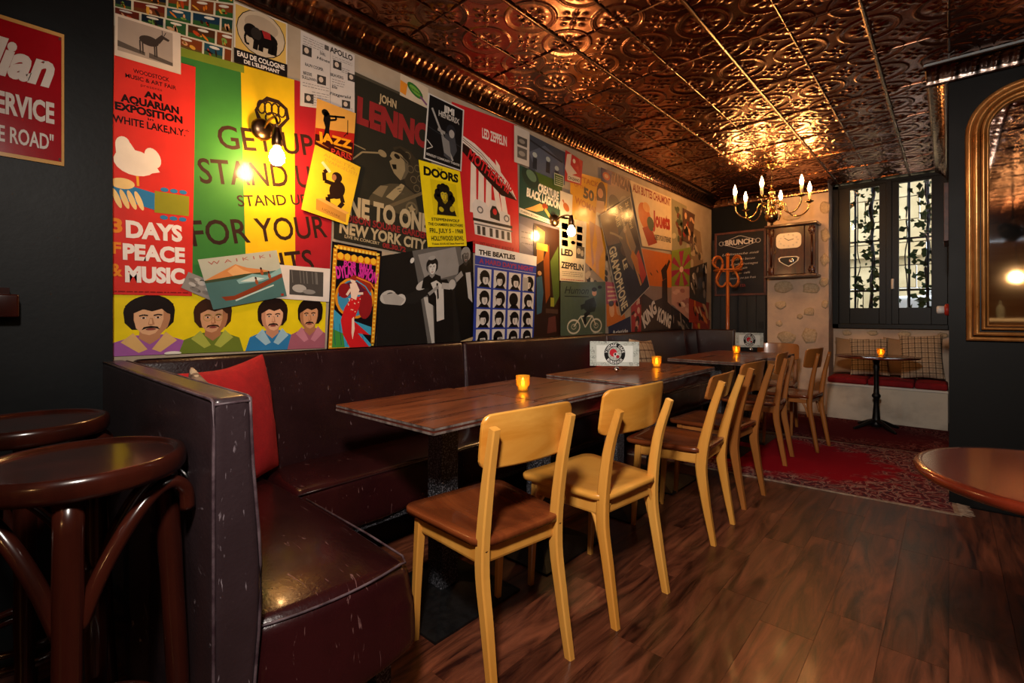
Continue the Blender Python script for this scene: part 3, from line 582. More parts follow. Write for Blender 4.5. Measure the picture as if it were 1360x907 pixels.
for j in range(3):
    for i in range(2): p.rect(.08+i*.55, .1+j*.13, .3+i*.55, .2+j*.13, '8f8570', nl=False); p.ell(.5, .12+j*.13, .08, .03, '7d7462', nl=False)
p.rect(.62, .42, .95, .62, '4a443a'); p.ell(.72, .5, .08, .05, 'a89c84'); p.ell(.86, .53, .06, .05, 'a89c84', nl=False)
p.text('LED', .05, .60, .5, .1, K, .05); p.text('ZEPPELIN', .05, .80, .93, .1, K, .04, t1=.81); p.lines(.08, .85, .9, .91, 3, '4a443a', .009, 4); p.lines(.05, .97, .95, .975, 1, 'a0382a', .012, 5); p.done()
p = poster('dark green poster with a cyclist on a white bicycle, resting on the banquette back', [(744.5, 374.6), (804, 374.2), (804, 446), (744.5, 450)], 6, '4c5a48')
p.text('Humon', .08, .2, .6, .13, '1c241c', .01, shear=.3, t1=.22); p.line([(.08, .25), (.6, .27)], .012, '1c241c')
for x in (.27, .77): p.ring(x, .8, .13, .12, .022, 'd0c9b0', 20); p.ring(x, .8, .05, .045, .012, 'b0a98f', 10)
p.line([(.27, .8), (.42, .62), (.68, .62), (.77, .8)], .018, 'd0c9b0'); p.line([(.42, .62), (.52, .82), (.68, .62)], .018, 'd0c9b0', nl=False)
p.poly([(.52, .34), (.72, .28), (.78, .42), (.74, .54), (.58, .56), (.48, .48)], '22281f'); p.ell(.73, .2, .055, .06, 'c99a78'); p.ell(.73, .14, .06, .04, K); p.line([(.56, .42), (.42, .46)], .06, '22281f'); p.line([(.62, .54), (.5, .62), (.52, .76)], .06, '1c1c1a')
p.ell(.86, .1, .05, .03, K, nl=False); p.text('Made in Bavaria', .7, .95, .93, .03, 'c9c2a8', 0); p.done()
p = poster('grey patchwork of small head photos behind the woman poster', [(775, 292), (813, 300), (813, 378), (775, 376)], 2, '9c8a74'); r = random.Random(9)
for i in range(40): p.ell(r.random(), r.random(), .07, .045, r.choice(['4a4038', '6f6252', 'c0ae92', '2e2822']), nl=(i % 10 == 0), rot=r.uniform(0, 90), n=9)
p.done()
p = poster('dark blue tilted poster with cream letters running down its side', [(796, 286), (836.8, 261), (863, 381), (824.8, 421)], 6, '27232c')
p.rim(0, 0, 1, 1, .012, 'bdb39e'); p.poly([(.0, .0), (.45, .05), (.4, .35), (.05, .3)], '6a5040'); p.poly([(.4, .3), (.75, .22), (.85, .5), (.6, .62)], '8a7860')
p.poly([(.72, .6), (.9, .55), (.98, .85), (.8, .9)], 'b03a22'); p.line([(.6, .3), (.75, .9)], .05, 'b08a54'); p.ell(.5, .45, .14, .06, '4a3a38', rot=30)
for st, x, t0, t1_, h in (('GRAMOPHONE', .03, .33, .93, .062), ('LE', .42, .56, .64, .04)): pass
def vtext(p, st, a, t, b, t1, h, col, bold=.03):
    p.layer(); V, F, W = glyphs(st, bold); A = p.P(a, t); B = p.P(b, t1); d = B-A; up = p.n.cross(d).normalized(); o = len(p.V); col = lin(col)
    p.V += [A + d*(x/W) + up*(y/CAP*h*p.W) for x, y in V]
    for f in F: p.F.append(tuple(o+i for i in f)); p.C.append(col)
p.poly([(.42, .28), (.62, .24), (.6, .4), (.7, .56), (.62, .7), (.5, .58)], '6a5c50'); p.ell(.62, .27, .05, .03, 'b59a78'); p.poly([(.62, .55), (.72, .5), (.82, .62), (.78, .8), (.7, .72)], 'b8722c'); p.line([(.5, .33), (.3, .24), (.18, .2)], .03, 'a08a6c')
vtext(p, 'GRAMOPHONE', .06, .33, .06, .96, .2, 'cdbf98'); vtext(p, 'LE', .36, .52, .36, .62, .12, 'cdbf98'); vtext(p, '26 Boulevard', .8, .03, .8, .3, .1, 'cdbf98', .01); vtext(p, 'des Italiens', .6, .03, .6, .28, .1, 'cdbf98', .01); vtext(p, 'PARIS', .42, .05, .42, .2, .1, 'cdbf98', .01)
p.done()
p = poster('small orange poster of two faces, left of the tilted dark blue poster', [(804.5, 374), (822, 376), (831, 425), (806, 434)], 3, 'c9702c'); p.rect(0, 0, 1, .5, 'a84a5c'); p.ell(.3, .66, .15, .16, 'd9a070'); p.ell(.7, .68, .14, .15, 'd9a070', nl=False); p.ell(.3, .5, .16, .07, '3a2014'); p.ell(.7, .53, .15, .07, '3a2014', nl=False)
p.lines(.1, .1, .9, .4, 4, 'd8b48c', .04, 3); p.done()
p = poster('dark blue strip with white lettering at the banquette, below the tilted blue poster', [(808, 434), (837, 420), (838.5, 445), (808.5, 447.5)], 4, '222c48'); p.text('Aristide', .15, .85, .85, .3, 'd8d4cc', .02); p.done()
p = poster('cream toy shop poster with red letters and an orange clown', [(836.5, 239), (891.5, 263), (892.4, 333), (853, 327)], 4, 'd9c29a')
p.text('AUX BUTTES CHAUMONT', .02, .16, .97, .13, '8c2a1e', .03); p.ell(.22, .5, .16, .22, 'c9661f', rot=10); p.ell(.3, .34, .09, .08, 'd99a58'); p.poly([(.1, .7), (.35, .62), (.5, .9), (.2, .98)], 'a03a1c'); p.ell(.36, .6, .1, .12, '3c4a2a'); p.text('Jouets', .42, .62, .95, .26, 'a83024', .05, t1=.60); p.text('OBJETS POUR ETRENNES', .42, .85, .97, .09, '3a2a20', .03); p.done()
p = poster('grey-green block-letter poster under the crown moulding, left of the toy shop poster', [(806, 224), (838, 238), (838, 300), (798, 300)], 2, '8c7c66')
p.text('TARZAN', .2, .2, 1, .2, '3a3434', .06, t1=.28); p.ell(.4, .6, .25, .15, '5c5448', rot=30); p.ell(.7, .5, .15, .1, 'a5957c', rot=-20); p.done()
p = poster('small blue and red card at the top of the wall beside the yellow film poster', [(798, 222), (813, 228), (811.5, 246), (798.5, 240)], 5, '3a3c5c', cat='picture'); p.ell(.5, .5, .35, .28, 'b5562c'); p.ell(.5, .5, .2, .15, 'd8b48c'); p.done()
p = poster('orange film poster with a dark tower and white letters at its foot', [(852, 330), (892.3, 338), (891.5, 443), (851.4, 445)], 3, 'c96a1c')
p.rect(0, .42, 1, 1, '8a7468'); p.poly([(0, .5), (.4, .6), (.7, .55), (1, .65), (1, 1), (0, 1)], '33241e'); p.poly([(.66, .35), (.84, .3), (.88, .95), (.66, .97)], '2a1c16'); p.poly([(.62, .22), (.8, .12), (.84, .3), (.68, .34)], '2a1c16', nl=False); p.line([(.8, .2), (.92, .08)], .06, '2a1c16')
p.text('KING', .1, .92, .5, .16, 'd8d0c4', .05, t1=.72); p.text('KONG', .5, .82, .96, .16, 'd8d0c4', .05, t1=.93); p.ell(.3, .28, .04, .01, '4a2a1c', rot=30); p.ell(.5, .24, .04, .01, '4a2a1c', rot=30); p.done()
p = poster('green and crimson sunburst poster near the far end of the wall', [(892, 333), (917.5, 328), (917, 380), (892, 380)], 4, '7a8428')
for i in range(7):
    a = i*2*PI/7; b = a+.42; p.poly([(.5, .55), (.5+.6*math.cos(a), .55+.5*math.sin(a)), (.5+.6*math.cos(b), .55+.5*math.sin(b))], '96284a', nl=(i == 0))
p.ell(.5, .55, .1, .08, 'd9b0a0'); p.done()
p = poster('pink patterned poster directly below the sunburst poster', [(892, 380), (917, 380), (915.5, 425), (892.2, 404)], 3, 'b58a7c'); r = random.Random(2)
for i in range(9): p.ell(r.uniform(.1, .9), r.uniform(.05, .8), .13, .08, r.choice(['c9a090', '96605c', 'd9bda8']), nl=(i % 3 == 0))
p.done()
for lab, q, lv, base, cols in (
    ('narrow grey-green poster right of the toy shop poster', [(891, 263), (912, 274), (912, 331), (892, 334)], 3, '8c8468', ['4a5038', 'b5a888', '6c3a28']),
    ('narrow poster of a dark figure in a red hat, near the wall end', [(907, 276), (923, 285), (920, 324), (907, 320)], 5, '5a4034', ['1c1614', 'd0a078', '8c2a20']),
    ('tan lettered bill slanting near the wall end', [(917, 300), (930, 308), (935, 358), (917, 362)], 4, '8c7458', ['4a3c2c', 'b5a080']),
    ('group of black and white snapshots near the wall end', [(916, 356), (939, 348), (938, 405), (916, 396)], 5, '3a342f', ['100e0d', 'c9c0b4', '7a7068']),
    ('red and orange crowd poster below the snapshots', [(915, 395), (942, 402), (941, 430), (915, 428)], 4, '9c3418', ['3c1a10', 'd07c2c', 'c0a070']),
    ('yellow and red figure poster at the far bottom corner of the wall', [(920, 428), (943, 425), (941, 470), (920, 462)], 3, '8c2c14', ['c99a2c', '2a1410', 'b03a1c']),
    ('black poster beneath the sunburst and pink posters', [(889, 404), (919, 426), (918, 446), (889, 444)], 2, '17110f', ['2c2420', '8c8074']),
    ('red figure poster left of the orange tower poster', [(838, 395), (853, 388), (853, 445), (839, 445)], 2, 'a02e30', ['6a3c54', 'd0a088', '3a1c1c'])):
    p = poster(lab, q, lv, base); r = random.Random(len(lab))
    for i in range(12): p.ell(r.uniform(.1, .9), r.uniform(.1, .9), r.uniform(.06, .2), r.uniform(.04, .12), r.choice(cols), nl=(i % 3 == 0), rot=r.uniform(0, 90), n=8)
    p.done()
# faces strip
p = poster('long yellow poster of four dark-haired men in coloured jackets', [(145.5, 389), (434, 376), (431, 462), (146, 473.5)], 1, 'e8cf16')
k = .062
def big_face(a, t, k, **kw): portrait(p, a, t, k, **kw)
big_face(.145, .36, .083, coat='9c5aa0', coll='d9b070', beard=True, shade='b5805c', turn=.8)
big_face(.405, .40, .073, coat='6c7c2c', coll='a9b04a', beard=True, glasses=True, hair='3c2214', skin='cf9a72', shade='a9724e', turn=.5)
big_face(.695, .43, .068, coat='2f7ab0', coll='9cc0d0', beard=True, hair='241510', skin='e0aa86', shade='c08868', turn=-.2)
big_face(.905, .44, .063, coat='a05c6c', coll='c07c8c', beard=True, hair='1c110e', skin='d0956c', shade='a9724e', turn=-.9)
p.ell(.235, .985, .035, .03, 'e0dcd0'); p.done()
p = poster('tilted seaside postcard of a canoe on green waves before an orange hill', [(262.6, 344.7), (367.3, 332.3), (381, 393), (283.3, 411.4)], 4, 'b5b8a8', cat='postcard')
p.rect(0, .42, 1, 1, '4c7270'); p.poly([(0, .42), (.1, .36), (.28, .26), (.42, .18), (.55, .28), (.75, .36), (.85, .42)], 'cf8a50'); p.poly([(.3, .3), (.42, .2), (.5, .32), (.6, .4), (.35, .4)], 'e0aa70')
p.poly([(0, .42), (.5, .4), (.8, .42), (.8, .47), (0, .47)], '3f4c34'); p.poly([(.38, .5), (.6, .42), (.8, .5), (1, .38), (1, .5), (.7, .6), (.4, .58)], '86b0b0'); p.poly([(.42, .54), (.6, .48), (.75, .55), (.6, .58)], 'd0dcd4')
p.poly([(.14, .78), (.3, .8), (.6, .68), (1, .5), (1, .58), (.6, .78), (.3, .88), (.18, .87)], '8a3c20'); p.line([(.3, .9), (.6, .8), (.85, .72)], .02, 'c0d4cc')
for x, y in ((.73, .42), (.63, .6), (.82, .52)): p.ell(x, y, .02, .06, '9c4c28', nl=False); p.ell(x, y-.08, .014, .03, '3c1c10', nl=False)
p.text('WAIKIKI', .1, .13, .9, .07, 'a85a50', 0, space=1.7); p.rect(.92, .93, .96, .98, 'a03020'); p.done()
p = poster('small grey tilted photo tucked behind the seaside postcard', [(250.2, 361), (290, 377), (280, 399), (240.6, 382)], 3, '8e8a86', cat='photo'); r = random.Random(4)
for i in range(14): p.ell(r.uniform(.2, .9), r.uniform(.15, .85), .12, .1, r.choice(['5c5854', 'a8a4a0', '77736f', 'b8b5b0']), nl=(i % 4 == 0), n=9)
p.done()
p = poster('white card with a small grey forest photo, right of the seaside postcard', [(366, 351), (438.4, 357), (437.6, 401), (366, 396)], 3, 'ddd3cb', cat='photo')
p.rect(.24, .12, .87, .86, '4a4643'); r = random.Random(6)
for i in range(10): x = r.uniform(.28, .84); p.line([(x, .14), (x+.02, .5)], .012, '77736e', nl=(i == 0))
p.ell(.42, .66, .13, .12, 'a8a49f'); p.ell(.6, .74, .12, .07, '8a8682'); p.done()
# psychedelic poster
p = poster('tall black poster in an orange chequered border with a red-robed dancer in a gold ring', [(441.2, 320.3), (507.2, 333.4), (498.4, 463.3), (433.7, 466.5)], 4, '120e14')
p.rim(.03, .02, .97, .98, .075, 'd08a1c')
for i in range(24): t = .03+i*.04; p.rect(.045, t, .09, t+.016, 'f0cc50', nl=(i == 0)); p.rect(.91, t, .955, t+.016, 'f0cc50', nl=False)
for i in range(12): p.ell(.1+i*.073, .045, .026, .015, 'f0cc50', nl=False)
p.poly([(.1, .1), (.9, .1), (.9, .16), (.1, .16)], 'd06a14'); 
for i in range(6): p.ell(.17+i*.133, .12, .06, .035, 'f0b82c', nl=(i == 0), n=8)
p.text('BOB  PAUL', .24, .215, .84, .06, 'd0309c', .04); p.text('DYLAN', .12, .33, .5, .11, 'd0309c', .05, t1=.29); p.text('SIMON', .53, .285, .92, .1, 'd0309c', .05, t1=.335)
p.poly([(.1, .62), (.3, .7), (.6, .8), (.9, .95), (.9, .97), (.1, .97)], '3c9cc0'); p.poly([(.1, .8), (.3, .84), (.35, .97), (.1, .97)], '3f8c3c'); p.poly([(.5, .72), (.88, .78), (.88, .86), (.6, .8)], '3c9cc0')
for i in range(6): p.line([(.1+i*.12, .72+i*.03), (.16+i*.12, .95)], .01, '174a66', nl=(i == 0))
p.ell(.5, .5, .4, .2, 'd98c1c'); p.ell(.5, .5, .35, .175, '3c8cb4'); p.ell(.5, .5, .33, .16, '5a2036', nl=True, arc=(180, 330))
p.ell(.72, .56, .15, .14, '8c1c20'); p.ell(.28, .44, .12, .07, '8c1c20', nl=False); p.poly([(.3, .6), (.42, .5), (.62, .48), (.6, .58), (.5, .72), (.86, .86), (.6, .84), (.86, .975), (.45, .975), (.3, .85), (.24, .72)], 'cc1f24')
p.poly([(.38, .37), (.5, .35), (.58, .42), (.52, .52), (.42, .5)], 'efd0bc'); p.ell(.44, .33, .055, .032, 'efd0bc'); p.line([(.5, .46), (.66, .45)], .045, 'efd0bc', nl=False); p.line([(.4, .42), (.33, .48)], .045, 'efd0bc', nl=False)
p.poly([(.46, .7), (.5, .68), (.53, .8), (.5, .9), (.47, .84)], 'efd0bc'); p.poly([(.35, .32), (.45, .28), (.7, .31), (.88, .35), (.8, .44), (.66, .4), (.52, .34)], '9c2c1c'); p.line([(.5, .3), (.8, .34), (.9, .4)], .025, 'e0882c'); p.line([(.5, .33), (.7, .38), (.82, .46)], .02, '3c9cc0')
for i in range(14): p.ell(.36+.25*random.random(), .5+.14*random.random(), .012, .006, 'e8d0b0', nl=(i == 0), n=6)
p.done()
# monochrome photo poster
p = poster('wide black and white photo poster of two men in dark suits with raised arms', [(506.5, 340), (628, 320), (630, 456), (499, 462.5)], 3, '1a1817')
p.poly([(.3, .0), (.84, -.0), (.9, .3), (.62, .6), (.55, .98), (.48, .98), (.4, .5)], '5f5c59'); p.poly([(.36, .05), (.78, .03), (.84, .3), (.45, .35)], '8c8884'); p.poly([(.43, .5), (.52, .5), (.55, .98), (.52, .98)], 'b5b1ab')
p.poly([(.46, .4), (.56, .34), (.68, .34), (.74, .45), (.76, .98), (.55, .98), (.54, .6), (.48, .56)], '141212'); p.poly([(.24, .46), (.46, .38), (.5, .46), (.34, .56), (.25, .54)], '201e1d'); p.ell(.2, .5, .05, .06, 'c0bbb4'); p.ell(.085, .46, .075, .075, 'b5b0a9'); p.ell(.1, .44, .035, .03, '3a3735'); p.poly([(.03, .43), (.14, .42), (.24, .5), (.2, .56), (.06, .53)], 'a5a09a')
p.ell(.42, .37, .075, .045, 'b9b4ae', rot=-20); portrait(p, .515, .185, .055, skin='cdc8c1', hair='1a1817', coat='141212', shade='8a8681', turn=-.4); p.ell(.51, .105, .04, .022, '9c9893')
p.poly([(.5, .36), (.56, .34), (.64, .4), (.65, .74), (.57, .76), (.56, .5)], 'c5c1bb'); p.poly([(.56, .37), (.58, .37), (.59, .52), (.575, .54)], '141212'); p.poly([(.47, .46), (.58, .39), (.59, .42), (.49, .49)], '8f8b87'); p.line([(.62, .4), (.72, .42)], .05, 'a9a49e'); p.ell(.74, .4, .04, .05, 'b5b0aa')
p.poly([(.8, .3), (.9, .28), (1, .35), (1, .98), (.84, .98), (.78, .5)], '0f0e0e'); portrait(p, .905, .12, .05, skin='5c5753', hair='8c8883', coat='0f0e0e', shade='2c2927', beard=True, turn=-.6); p.poly([(.9, .3), (.96, .3), (.98, .6), (.93, .55)], 'b9b5af'); p.line([(.78, .36), (.86, .3)], .045, '8f8b86'); p.ell(.3, .1, .02, .03, 'd0ccc6', rot=30)
p.poly([(.96, .98), (.8, .995), (.84, .97), (1, .93)], 'b39a70'); p.done()
# enamel sign on the dark entry wall
Y0 = 2.185
p = Sheet('enamel_sign', 'red enamel sign with white script lettering and a pale yellow edge', [Vector((-.42, Y0, 2.035)), Vector((.215, Y0, 2.02)), Vector((.215, Y0, 1.59)), Vector((-.42, Y0, 1.585))], 'd2a664', 'sign', thick=.006, material='enamel_print', step=.0004)
p.c = [Vector((-.15, Y0, 2.028)), Vector((.218, Y0, 2.028)), Vector((.218, Y0, 1.592)), Vector((-.15, Y0, 1.592))]; p.V[:4] = p.c; p.V[4:8] = [q-p.n*.006 for q in p.c]
p.rect(.018, .028, .982, .972, '9c0f1c'); W2 = 'd9d6d6'
p.text('Indian', .22, .41, .935, .26, W2, .045, shear=.35, t1=.42); p.text('SALES & SERVICE', .09, .69, .935, .15, W2, .04); p.text('"KING OF THE ROAD"', .07, .895, .93, .115, W2, .02)
for a in (.03, .97):
    for t in (.045, .955): p.ell(a, t, .008, .011, '5a4438', nl=(a == .03 and t == .045))
p.done()
# ------------------------------------------------------------------ room shell
CZ = 2.55; XB, XF, XW, YR = -6.0, 6.32, 6.62, -3.2
def wall(name, lo, hi, m):
    b = MB(); b.box([(lo[i]+hi[i])/2 for i in range(3)], [hi[i]-lo[i] for i in range(3)]); return struct(name, b, m)
wall('wall_left', (.345, 2.25, 0), (XW+.3, 2.4, CZ), M_['beige'])
wall('wall_entry', (XB, 2.19, 0), (.345, 2.4, CZ), M_['bluewall'])
wf = wall('wall_far', (XF, .985, 0), (XW+.14, 1.60, CZ), M_['stonewall'])
wall('wall_far_dark', (XF, 1.60, 0), (XW+.14, 2.25, CZ), M_['blackwall'])
wu = wall('wall_under_window', (XW, -.6, 0), (XW+.14, .985, .95), M_['stonewall'])
wall('wall_mirror', (3.82, -.62, 0), (XW+.14, 0, CZ), M_['blackwall'])
wall('wall_mirror_side', (3.82, YR, 0), (3.96, -.62, CZ), M_['blackwall'])
wall('wall_right', (XB, YR-.14, 0), (3.96, YR, CZ), M_['bluewall'])
wall('wall_back', (XB-.14, YR-.14, 0), (XB, 2.4, CZ), M_['tanwall'])
# floor: dark subfloor with laid boards
sub = MB(); sub.box(((XB+XW)/2, -.45, -.03), (XW-XB+.4, 5.8, .05)); floor = struct('floor', sub, mat('subfloor', '1a0e09', .6))
M_['plank'] = mat('floor_laminate', '260e09', .36, 0, '75402a', 2.6, (.8, 5.5, 1), bump=.15, bscale=30, rvar=.1, rand=.3, distort=1.6, low=.34, high=.68, coat=.1, detail=12)
pl = {}
def plank_mesh(L):
    L = round(L, 2)
    if L not in pl:
        b = MB(); b.box((0, 0, 0), (L-.001, .1685, .008)); me = bpy.data.meshes.new('plank'); me.from_pydata(b.v, [], b.f); me.materials.append(M_['plank']); pl[L] = me
    return pl[L]
r = random.Random(11); n = 0
for j in range(-9, 14):
    y = j*.1695 + .085; x = .35 + r.uniform(-.6, 0); far = 6.62 if y > 0 else 3.8
    if y < -.7: x += 0
    while x < far-.05:
        L = r.choice([.45, .6, .75, .9, 1.2]); L = min(L, far-x)
        if L < .2: L = round(far-x, 2)
        o = link('plank', plank_mesh(L), floor); o.location = (x+L/2, y, -.001); o['kind'] = 'structure'; x += L; n += 1
print('planks', n)
# rest of the floor behind the camera, laid flush
b = MB(); b.box(((XB+.0)/2-.1, -.5, -.001), (-XB, 5.3, .008)); struct('floor_rear', b, M_['plank'])

# ------------------------------------------------------------------ pressed tin ceiling
NP = 112; S = .61; hx = np.linspace(0, S, NP+1); GX, GY = np.meshgrid(hx, hx, indexing='ij')
def relief(X, Y):
    C = .305; px = (X+C/2) % C-C/2; py = (Y+C/2) % C-C/2; rr = np.hypot(px, py); ph = np.arctan2(py, px)
    h = .0045*np.exp(-((rr-.124)/.0045)**2)+.0025*np.exp(-((rr-.112)/.003)**2)
    h += .0065*np.clip(np.cos(4*ph), 0, 1)**.6*np.exp(-((rr-.052)/.026)**2)*(rr < .1)          # four leaves
    h += .0045*np.clip(-np.cos(4*ph), 0, 1)**2*np.exp(-((rr-.06)/.014)**2)
    h += .006*np.exp(-(rr/.011)**2)
    h -= .003*(np.exp(-((rr-.035)/.005)**2))*np.clip(np.cos(8*ph), 0, 1)
    qx = X % C-C/2; qy = Y % C-C/2; r2 = np.hypot(qx, qy); p2 = np.arctan2(qy, qx)
    h += .006*np.clip(np.cos(4*(p2-PI/4)), 0, 1)**.8*np.exp(-((r2-.032)/.017)**2)
    h += .005*np.exp(-(r2/.008)**2)+.004*np.clip(np.cos(4*p2), 0, 1)**4*np.exp(-((r2-.062)/.012)**2)
    d = np.minimum(abs(qx-qy), abs(qx+qy))/1.414; h += .0025*np.exp(-(d/.004)**2)*((r2 > .06) & (r2 < .09))
    return h
H = relief(GX, GY)*1.35; ed = np.minimum(np.minimum(GX, S-GX), np.minimum(GY, S-GY)); H = H+.003*np.exp(-((ed-.004)/.003)**2)-.002*np.exp(-(ed/.0015)**2)
vs = np.stack([GX-S/2, GY-S/2, -H], -1).reshape(-1, 3); idx = np.arange((NP+1)**2).reshape(NP+1, NP+1)
fs = np.stack([idx[:-1, :-1], idx[:-1, 1:], idx[1:, 1:], idx[1:, :-1]], -1).reshape(-1, 4)
tile = bpy.data.meshes.new('ceiling_panel'); tile.from_pydata(vs.tolist(), [], fs.tolist()); tile.polygons.foreach_set('use_smooth', [True]*len(fs)); tile.materials.append(M_['copper'])
b = MB(); b.box(((XB+XW)/2, -.45, CZ+.05), (XW-XB+.4, 5.8, .08)); ceil = struct('ceiling', b, M_['darkmetal'])
X0 = 2.146; n = 0
for i in range(-9, 8):
    for j in range(-3, 3):
        x = X0+.61*i+.305; y = .305+.61*j+.305
        if x > 6.7: continue
        if y < -1.4 and x > 3.9: continue
        o = link('ceiling_panel', tile, ceil); o.location = (x, y, CZ+.004); o['kind'] = 'structure'; n += 1
print('ceiling panels', n)
for j in range(-3, 4):      # rolled beads over the long joints
    y = .305+.61*j; b = MB()
    b.sweep([(XB if j < 0 else -4, y, CZ-.001), (XW, y, CZ-.001)], (.011, .006), n=8); o = struct('seam_bead', b, M_['seam'], ceil)
    b = MB(); b.sweep([(-4, y-.305, CZ), (XW, y-.305, CZ)], (.006, .004), n=8); o = struct('seam_bead', b, M_['seam'], ceil)
for i in range(-8, 8):
    x = X0+.61*i
    b = MB(); b.sweep([(x, -1.6, CZ), (x, 2.12, CZ)], (.005, .007), n=8); struct('seam_bead', b, M_['seam'], ceil)
# crown moulding with pressed leaves
def crown(name, A, B, inw, m, drop=.12, proj=.14):
    A, B, inw = Vector(A), Vector(B), Vector(inw); L = (B-A).length; d = (B-A).normalized(); nx = int(L/.0105); k = 18
    prof = []
    for i in range(k+1):
        t = i/k
        if t < .12: q = (0+.02*t/.12, -drop+ .0)
        elif t < .84: w_ = (t-.12)/.72*PI/2; q = (.02+(proj-.035)*(1-math.cos(w_)), -drop+.006+(drop-.022)*math.sin(w_))
        else: q = (proj-.015+.015*(t-.84)/.16, -.016+.016*(t-.84)/.16)
        prof.append(q)
    V = []; 
    for a in range(nx+1):
        x = L*a/nx
        for i, (o_, z) in enumerate(prof):
            t = i/k; h = 0
            if .14 < t < .84:
                e = math.sin((t-.14)/.7*PI); c = (x/.085) % 1-.5; lean = (t-.5)*.5
                h = .014*e**.6*math.exp(-((abs(c-lean*.4)-.0)/.16)**2)*(.7+.3*math.cos(t*38))+.007*e*math.exp(-((abs(c)-.42)/.09)**2)+.0035*math.sin(x*310+t*17)*e
            elif t <= .14 or t >= .88: h = .003*math.cos(t*120)
            V.append(A+d*x+inw*(o_+h*.7)+Vector((0, 0, z-h*.7)))
    F = [(a*(k+1)+i, a*(k+1)+i+1, (a+1)*(k+1)+i+1, (a+1)*(k+1)+i) for a in range(nx) for i in range(k)]
    b = MB(); b.add(V, F, True); return struct(name, b, m)
crown('trim_1', (.345, 2.25, CZ), (XF, 2.25, CZ), (0, -1, 0), M_['bronze'])
crown('trim_2', (XF, 2.25, CZ), (XF, .985, CZ), (-1, 0, 0), M_['bronze'], .1, .09)
crown('trim_3', (3.82, .10, CZ), (3.82, YR, CZ), (-1, 0, 0), M_['darkmetal'], .10, .105)
crown('trim_4', (6.6, 0, CZ), (3.80, 0, CZ), (0, 1, 0), M_['bronze'], .10, .105)
b = MB(); b.box((3.715, -1.55, CZ-.006), (.012, 3.32, .012)); struct('trim_5', b, M_['greymetal'])
# stones showing through the limewash
def stone_blob(r0, seed):
    rr = random.Random(seed); n = 11; b = MB(); A = [rr.uniform(.78, 1.12) for _ in range(n)]; V = []
    for k, (q, z) in enumerate(((1, 0), (.93, .5), (.7, .85), (0, 1))):
        for i in range(n): w_ = 2*PI*i/n; V.append((z*.016, q*A[i]*math.cos(w_)*r0, q*A[i]*math.sin(w_)*r0))
    F = [(k*n+i, k*n+(i+1) % n, (k+1)*n+(i+1) % n, (k+1)*n+i) for k in range(3) for i in range(n)]
    b.add([(-x, y, z) for x, y, z in V], [f for f in F], True); return b
i = 0
for u, v, du, dv, X, par in [(1041, 381, 24, 18, XF, wf), (1077, 383, 22, 16, XF, wf), (1037, 405, 14, 12, XF, wf), (1075, 414, 15, 12, XF, wf), (1062, 420, 8, 8, XF, wf), (1096, 404, 9, 11, XF, wf), (1045, 448, 24, 18, XF, wf), (1075, 446, 22, 24, XF, wf), (1096, 312, 12, 20, XF, wf), (1095, 345, 12, 18, XF, wf), (1094, 375, 12, 14, XF, wf), (1052, 289, 26, 8, XF, wf), (1096, 275, 14, 18, XF, wf), (1035, 430, 10, 8, XF, wf),
                            (1124.6, 442, 12, 8, XW, wu), (1159, 442, 13, 7, XW, wu), (1201, 444.5, 16, 11, XW, wu), (1252, 446, 12, 9, XW, wu), (1167, 457, 10, 7, XW, wu), (1140, 455, 8, 6, XW, wu), (1225, 455, 10, 6, XW, wu), (1113, 455, 9, 7, XW, wu)]:
    P = at_x(u, v, X-.001); k = (P.x*math.cos(TH)+P.y*math.sin(TH))/FPX; o = stone_blob(.5, i).build('stone', M_['stone'], par); i += 1
    o.location = P; o.scale = (1, du*k/1.05, dv*k); o['kind'] = 'structure'
# ------------------------------------------------------------------ door in the far dark wall, boards
b = MB(); b.box((XF-.015, 1.91, 1.02), (.03, .62, 2.04)); dr = struct('door_1', b, M_['blackwall'])
for i in range(6):
    b = MB(); b.box((XF-.036, 1.63+i*.103+.03, 1.02), (.014, .099, 2.03)); struct('door_board', b, M_['doorboard'], dr)
b = MB(); b.box((XF-.048, 1.66, .98), (.02, .05, .08)); struct('door_latch', b, M_['castiron'], dr)
